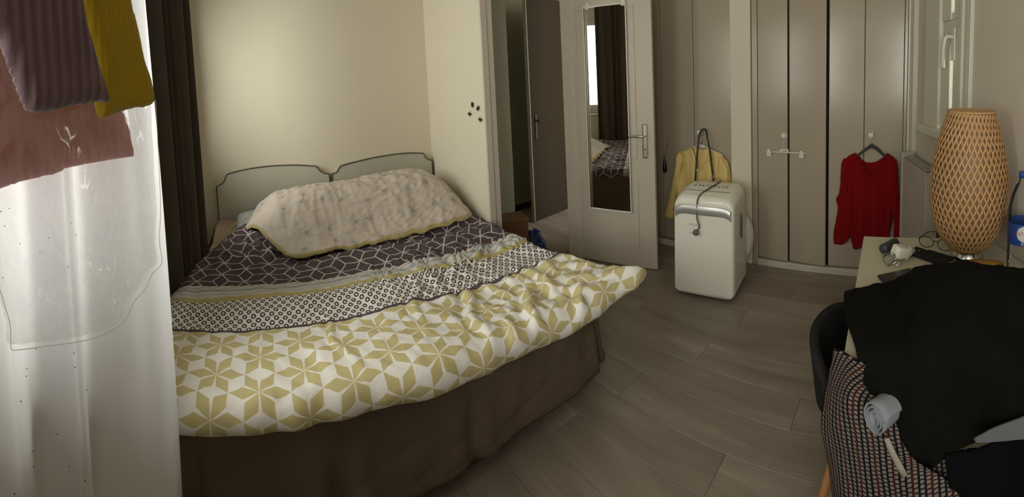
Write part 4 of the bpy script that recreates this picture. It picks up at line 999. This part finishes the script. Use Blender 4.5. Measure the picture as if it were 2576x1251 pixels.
# bamboo lamp
LX, LY = 1.628, -.272
lamp = thing('table_lamp', 'woven bamboo barrel table lamp on the desk', 'lamp', (LX, LY, DZ))
lathe('base', [(.001, 0), (.062, .001), (.066, .008), (.060, .022), (.050, .036), (.045, .044), (.044, .048), (.001, .049)], M['chrome'], lamp, 40)
zs_ = np.array([.045, .07, .12, .20, .30, .40, .50, .575, .615]); rs_ = np.array([.072, .096, .130, .156, .163, .155, .133, .108, .098])
def lr(z): return float(np.interp(z, zf_, rf_))
sp_ = smooth_path([(a, b_, 0) for a, b_ in zip(zs_, rs_)], 8); zf_ = np.array([q[0] for q in sp_]); rf_ = np.array([q[1] for q in sp_])
NS = 40; tws = 1.75
def strip_mesh(sgn, name):
    N = 46; V_ = []; F_ = []
    for i in range(N):
        t = i / (N - 1); z = .045 + t * .57; a = sgn * tws * t; r = lr(z) + sgn * .0012 + .0012 * math.sin(t * 60)
        hw = .0043
        tt = Vector((-math.sin(a), math.cos(a), 0))
        da = sgn * tws / .57 * r
        # perpendicular within the surface
        dirv = Vector((-math.sin(a) * da, math.cos(a) * da, 1)).normalized(); side = Vector((math.cos(a), math.sin(a), 0)).cross(dirv).normalized()
        c = Vector((r * math.cos(a), r * math.sin(a), z))
        V_ += [c + side * hw, c - side * hw]
    for i in range(N - 1): F_.append((2 * i, 2 * i + 1, 2 * i + 3, 2 * i + 2))
    me = bpy.data.meshes.new(name); me.from_pydata([tuple(v) for v in V_], [], F_); me.materials.append(M['bamboo']); me.update()
    me.polygons.foreach_set('use_smooth', [True] * len(me.polygons)); return me
for sgn in (1, -1):
    me = strip_mesh(sgn, 'bamboo_strip')
    for k in range(NS):
        o = bpy.data.objects.new('bamboo_strip', me); COL.objects.link(o); o.parent = lamp; o.rotation_euler = (0, 0, 2 * math.pi * k / NS + (.0 if sgn > 0 else .03))
        md = o.modifiers.new('thickness', 'SOLIDIFY'); md.thickness = .0012
lathe('liner', [(lr(z) - .006, z) for z in np.linspace(.05, .605, 20)], M['bamboo2'], lamp, 40, caps=False)
tube('top_rim', [(.0985 * math.cos(a), .0985 * math.sin(a), .612) for a in np.linspace(0, 2 * math.pi, 49)[:-1]], .0045, M['bamboo'], lamp, 8, closed=True)
lathe('top_cap', [(.001, .600), (.05, .604), (.097, .614)], M['bamboo'], lamp, 40, caps=False)

# water bottle
bx2, by2 = 1.420, -.440
bt = thing('water_bottle', 'clear plastic water bottle with a blue label beside the lamp', 'bottle', (bx2, by2, DZ), math.radians(0))
prof_ = [(.001, .002), (.036, .0), (.043, .008)]
for q in range(9): prof_ += [(.0445, .02 + q * .010), (.0425, .025 + q * .010)]
prof_ += [(.0435, .118), (.0435, .190), (.0445, .20), (.0435, .225), (.036, .262), (.024, .292), (.0145, .305), (.0142, .325)]
lathe('bottle_body', prof_, M['clear'], bt, 40, caps=False)
lathe('cap', [(.001, .335), (.0155, .335), (.0160, .330), (.0160, .318), (.001, .318)][::-1], simple('blue_cap', (.02, .08, .35), .4), bt, 24, caps=False)
lathe('label', [(.0442, .122), (.0442, .186)], simple('blue_label', (.020, .055, .26), .45, var=.15, nscale=30), bt, 48, caps=False)
def curved_text(txt, size, ac_, zc, r, mat, parent, name='lettering', oval=False):
    cu = bpy.data.curves.new('t', 'FONT'); cu.body = txt; cu.size = size; cu.align_x = 'CENTER'; cu.align_y = 'CENTER'; cu.extrude = 0
    to = bpy.data.objects.new('t', cu); COL.objects.link(to); bpy.context.view_layer.update()
    me = bpy.data.meshes.new_from_object(to.evaluated_get(bpy.context.evaluated_depsgraph_get())); COL.objects.unlink(to); bpy.data.objects.remove(to)
    for v in me.vertices:
        a = ac_ + v.co.x / r; v.co = Vector((r * math.cos(a), r * math.sin(a), zc + v.co.y))
    me.materials.clear(); me.materials.append(mat); o = bpy.data.objects.new(name, me); COL.objects.link(o); o.parent = parent; return o
bt.scale = (1.22, 1.22, 1.22)
face = math.atan2(-by2, -bx2)      # towards the room
mw_ = simple('label_white', (.60, .60, .58), .5); mr_ = simple('label_red', (.35, .03, .03), .5)
# pale oval
V_ = []; n_ = 40
for k in range(n_):
    a = 2 * math.pi * k / n_; ca_ = face + .50 + .55 * math.cos(a); V_.append((.0446 * math.cos(ca_), .0446 * math.sin(ca_), .158 + .024 * math.sin(a)))
V_.append((.0447 * math.cos(face + .50), .0447 * math.sin(face + .50), .158)); cvs = []
V2 = []
m_ = 12
for i in range(m_ + 1):
    x_ = -1 + 2 * i / m_; h_ = math.sqrt(max(0, 1 - x_ * x_))
    for sg_ in (-1, 1): ca_ = face + .25 + .62 * x_; V2.append((.0446 * math.cos(ca_), .0446 * math.sin(ca_), .158 + sg_ * .024 * h_))
mk('label_oval', V2, [(2 * i, 2 * i + 2, 2 * i + 3, 2 * i + 1) for i in range(m_)], mw_, bt)
curved_text('CRISTALINE', .0125, face + .12, .159, .0450, mr_, bt)
curved_text('30', .013, face + .08, .129, .0450, mw_, bt)

# plug-in fragrance diffuser
pg = thing('plug_in_diffuser', 'white plug-in diffuser with metal pins and clear refill lying on the desk', 'diffuser', (1.600, .005, DZ + .036), math.radians(-52))
sdm = bmesh.new(); bbox(sdm, (-.036, -.027, -.022), (.036, .027, .026), .012, 4)
frombm('housing', sdm, M['whiteplastic'], pg, True).rotation_euler = (math.radians(8), math.radians(18), 0)
c1 = lathe('nozzle', [(.001, 0), (.020, 0), (.019, .014), (.012, .02), (.011, .036), (.001, .037)], M['whiteplastic'], pg, 24); c1.rotation_euler = (0, math.radians(100), 0); c1.location = (.034, 0, -.006)
for y in (-.010, .010):
    tube('pin', [(-.004, y - .020, -.015), (-.050, y - .024, -.030)], .0026, M['chrome'], pg, 8)
rf = lathe('refill', [(.001, 0), (.021, .001), (.022, .006), (.020, .030), (.012, .040), (.010, .046)], M['clear'], pg, 28); rf.rotation_euler = (0, math.radians(78), 0); rf.location = (-.078, -.006, -.014)
tin = thing('spray_cap', 'dark slate cylindrical tube lying behind the white diffuser', 'tube', (1.69, .055, DZ + .022), math.radians(-35))
q_ = lathe('tube_body', [(.001, -.045), (.018, -.045), (.0205, -.040), (.0205, .045), (.018, .050), (.001, .050)], M['duskplastic'], tin, 28); q_.rotation_euler = (0, math.radians(90), 0)
# folded dark glasses case / wallet
cs = thing('glasses_case', 'flat black leather glasses case lying before the lamp', 'case', (1.615, -.118, DZ + .001), math.radians(-127))
box('case_body', (-.095, -.030, 0), (.095, .030, .022), M['charcoal'], cs, bev=.009, seg=3)
box('flap', (-.030, -.0305, .014), (.096, .0305, .025), M['charcoal'], cs, bev=.005)
lathe('snap_stud', [(.0001, .003), (.004, .002), (.005, 0)], M['amber'], cs, 14, loc=(-.055, -.005, .0225))
# spectacles
sp1 = thing('spectacles', 'thin dark-framed spectacles resting on the black case', 'glasses', (1.650, -.140, DZ + .026), math.radians(-115)); sp1.scale = (1.25, 1.25, 1.25)
def rim(cx_): return [(cx_ + .026 * math.cos(a), .0, .021 + .019 * math.sin(a) * (1 - .1 * math.cos(a))) for a in np.linspace(0, 2 * math.pi, 33)[:-1]]
for s_ in (-1, 1):
    f_ = tube('rim', rim(s_ * .033), .0016, M['blackplastic'], sp1, 8, closed=True)
    V_ = [(s_ * .033, 0, .021)] + rim(s_ * .033); mk('lens', V_, [(0, 1 + k, 1 + (k + 1) % 32) for k in range(32)], M['lens'], sp1)
    tube('temple', smooth_path([(s_ * .059, 0, .026), (s_ * .063, .01, .026), (s_ * .060, .08, .020), (s_ * .050, .135, .004)], 6), .0016, M['blackplastic'], sp1, 8)
tube('bridge', smooth_path([(-.009, 0, .026), (0, -.002, .030), (.009, 0, .026)], 5), .0018, M['blackplastic'], sp1, 8)
# mustard cord
mc = tube('cord', smooth_path([(1.50, -.165, DZ + .012), (1.525, -.178, DZ + .014), (1.548, -.22, DZ + .013), (1.550, -.29, DZ + .013), (1.535, -.35, DZ + .013), (1.512, -.395, DZ + .013)], 8), .0125, M['mustardrope'], None, 12)
setp(mc, 'thick mustard cord lying on the desk between the lamp and the black coat', 'cord')
# phone
ph = thing('mobile_phone', 'black smartphone lying at the desk edge against the black coat', 'phone', (1.462, .012, DZ + .001), math.radians(-62))
box('phone_body', (-.070, -.036, 0), (.070, .036, .009), M['blackplastic'], ph, bev=.004, seg=3)
box('screen', (-.066, -.0325, .0090), (.066, .0325, .0094), simple('phone_screen', (.012, .011, .010), .12, spec=.4), ph)

# ------------------------------------------------------------------ chairs, coat, tweed jacket
def shell_chair(name, label, c, rz, seatmat, tr_=.672):
    t = thing(name, label, 'chair', (c[0], c[1], 0), rz)
    a = np.linspace(math.radians(25), math.radians(155), 40); tz_ = np.linspace(0, 1, 20); A_, T_ = np.meshgrid(a, tz_, indexing='ij')
    r = .235 + .02 * T_; edge = ((A_ - math.pi / 2) / 1.13) ** 2
    topz_ = tr_ - .12 * edge ** 2; botz_ = tr_ - .19 + .05 * edge ** 2
    Zs = botz_ + (topz_ - botz_) * T_
    grid('backrest', np.stack([r * np.cos(A_), r * np.sin(A_) * 1.0 - .01, Zs], -1), seatmat, t, thick=.030)
    s = lathe('seat', [(.001, .455), (.15, .452), (.190, .462), (.202, .448), (.190, .425), (.001, .420)], seatmat, t, 40)
    tube('back_post', [(0, .16, .44), (0, .225, .50), (0, .235, .56)], .012, M['blackplastic'], t, 10)
    for x, y in ((.15, .15), (-.15, .15), (.15, -.15), (-.15, -.15)):
        tube('leg', [(x * .75, y * .75, .425), (x * 1.45, y * 1.45, .004)], [.018, .012], M['beech'], t, 14)
    return t
shell_chair('chair', 'charcoal upholstered tub chair tucked in at the left end of the desk', (1.315, .045), math.radians(-8), M['charcoal'])
cb = thing('chair', 'beech-legged chair buried under the tweed jacket and black coat', 'chair', (.58, -.16, 0), math.radians(28))
box('seat', (-.19, -.19, .44), (.19, .19, .47), M['charcoal'], cb, bev=.01)
boxes('backrest', [((.165, -.17, .50), (.185, .17, .56))], M['charcoal'], cb, bev=.008)
for x, y in ((.17, .17), (.17, -.17)): box('leg', (x - .012, y - .012, 0), (x + .012, y + .012, .56), M['beech'], cb, bev=.003)
for x, y in ((-.17, .17), (-.17, -.17)): box('leg', (x - .014, y - .014, 0), (x + .014, y + .014, .44), M['beech'], cb, bev=.003)

def up(A, n, m):
    """smooth resample of a coarse control grid"""
    A = np.array(A, float); R0, C0 = A.shape[:2]
    rows_ = [np.array(smooth_path(list(A[i]), m)) for i in range(R0)]; B = np.array(rows_)
    cols = [np.array(smooth_path(list(B[:, j]), n)) for j in range(B.shape[1])]; return np.array(cols).transpose(1, 0, 2)
def drape(name, ctrl, mat, label, cat, n=9, m=9, amp=.008, seed=2, thick=.012, back=None, parent=None, uvscale=1.0):
    G = up(ctrl, n, m); du_ = np.gradient(G, axis=1); dv_ = np.gradient(G, axis=0); N = np.cross(du_, dv_); N /= np.linalg.norm(N, axis=2, keepdims=True) + 1e-9
    c_ = np.array([0, 0, 1.5]) - G; sg = np.sign((N * c_).sum(2, keepdims=True)); N *= sg
    Lu = np.cumsum(np.r_[np.zeros((1, G.shape[1])), np.linalg.norm(np.diff(G, axis=0), axis=2)], 0)
    Lv = np.cumsum(np.c_[np.zeros((G.shape[0], 1)), np.linalg.norm(np.diff(G, axis=1), axis=2)], 1)
    G = G + N * (amp * fbm(Lv, Lu * .6, 4.5, seed, 4))[..., None]
    o = grid(name, G, mat, parent, uv=np.stack([Lv, Lu], -1) * uvscale, thick=thick)
    if label: setp(o, label, cat)
    return o
coat = [
 [(1.32, .185, .797), (1.36, .10, .80), (1.40, .03, .80), (1.46, -.06, .802), (1.40, -.26, .812), (1.28, -.36, .812), (1.12, -.44, .812)],
 [(1.283, 0.185, 0.805), (1.291, 0.088, 0.832), (1.284, -0.014, 0.848), (1.239, -0.048, 0.925), (1.156, -0.154, 0.98), (1.054, -0.25, 1.02), (0.918, -0.329, 1.06)],
 [(1.171, 0.166, 0.805), (1.162, 0.078, 0.83), (1.128, 0.007, 0.86), (1.074, -0.048, 0.9), (1.005, -0.137, 0.94), (0.927, -0.224, 0.97), (0.841, -0.316, 1.0)],
 [(1.013, 0.108, 0.8), (0.998, 0.05, 0.815), (0.981, 0.002, 0.83), (0.955, -0.045, 0.85), (0.924, -0.13, 0.87), (0.872, -0.215, 0.89), (0.797, -0.304, 0.92)],
 [(.995, .085, .690), (.975, .030, .705), (.957, -.012, .72), (.94, -.066, .735), (.915, -.14, .762), (.865, -.215, .80), (.780, -.300, .85)],
 [(.985, .046, .595), (.963, .012, .61), (.945, -.030, .63), (.925, -.078, .65), (.900, -.142, .690), (.855, -.215, .752), (.775, -.300, .83)],
 [(.985, .003, .540), (.960, -.025, .542), (.94, -.055, .565), (.918, -.088, .605), (.890, -.140, .665), (.852, -.200, .722), (.765, -.295, .82)]]
co = drape('coat', coat, M['blackcloth'], 'long black coat thrown over the desk end and chair, covering the jacket', 'coat', 10, 10, .009, 5, .018)
tw = [[(1.040, .176, .800), (1.020, .142, .803), (1.000, .105, .800), (.99, .05, .79)],
 [(1.075, .205, .655), (1.015, .140, .715), (.985, .085, .725), (.965, .02, .72)],
 [(1.070, .210, .612), (1.000, .140, .675), (.970, .078, .675), (.950, .0, .67)],
 [(1.045, .212, .565), (.985, .140, .616), (.955, .068, .624), (.925, -.035, .62)],
 [(1.030, .195, .495), (.965, .121, .559), (.930, .036, .580), (.880, -.118, .60)],
 [(1.010, .173, .385), (.940, .095, .462), (.905, -.005, .500), (.815, -.220, .565)],
 [(1.000, .165, .28), (.930, .090, .36), (.890, -.01, .40), (.790, -.23, .47)]]
tj = drape('tweed_jacket', tw, M['tweed'], 'brown, black and cream checked tweed jacket hanging under the black coat', 'jacket', 10, 12, .006, 8, .008)
fl2 = [[(.965, -.02, .56), (.935, -.08, .60), (.895, -.16, .66), (.84, -.25, .70)], [(.94, -.025, .50), (.915, -.08, .53), (.88, -.16, .58), (.83, -.25, .63)], [(.90, -.03, .44), (.885, -.085, .46), (.86, -.16, .50), (.81, -.25, .54)], [(.86, -.05, .40), (.85, -.10, .41), (.82, -.17, .42), (.77, -.26, .44)]]
drape('jacket_flap', fl2, M['tweed'], None, None, 8, 9, .006, 12, .008, parent=tj)
js = [[(.905, -.112, .645), (.874, -.168, .678), (.843, -.219, .720), (.770, -.308, .80)], [(.885, -.115, .630), (.856, -.165, .65), (.83, -.225, .68), (.760, -.306, .755)], [(.875, -.119, .600), (.845, -.175, .62), (.810, -.238, .645), (.750, -.305, .68)], [(.87, -.13, .55), (.84, -.18, .57), (.80, -.24, .59), (.74, -.31, .62)]]
drape('jumper', js, M['blackcloth2'], 'black jersey top bunched beneath the coat at the right edge', 'top', 8, 8, .006, 3, .01)
gw = [[(.838, -.168, .742), (.815, -.208, .782), (.785, -.26, .822), (.755, -.31, .86)], [(.836, -.170, .739), (.812, -.212, .767), (.785, -.262, .800), (.755, -.312, .83)], [(.834, -.172, .736), (.810, -.215, .754), (.782, -.266, .775), (.752, -.315, .79)]]
drape('towel', gw, M['greycloth'], 'pale grey cloth wedge poking out from under the coat', 'cloth', 8, 8, .002, 3, .006)
# rolled white cloth
rl = thing('rolled_cloth', 'rolled white cotton cloth poking out between tweed and coat', 'cloth', (.935, .048, .712), 0)
ax0 = Vector((.72, -.60, -.05)).normalized(); e1 = Vector((0, 0, 1)); e1 = (e1 - ax0 * e1.dot(ax0)).normalized(); e2 = ax0.cross(e1)
tt_ = np.linspace(0, 3.2 * 2 * math.pi, 110); ww_ = np.linspace(0, .13, 6)
G = np.array([[tuple(ax0 * float(w_ - .02) * .9 + (e1 * math.cos(t) + e2 * math.sin(t)) * (.010 + .0014 * t)) for w_ in ww_] for t in tt_])
grid('roll', G, M['whitecloth'], rl, thick=.003)
wbnd = grid('webbing_strap', np.array([[(.905, .022, .685), (.900, .006, .655), (.896, -.012, .625), (.893, -.024, .605)], [(.905, .034, .682), (.900, .019, .650), (.896, .001, .618), (.893, -.012, .598)]]), M['creamcloth'], thick=.004)
setp(wbnd, 'narrow cream webbing strap hanging over the tweed below the rolled cloth', 'strap')
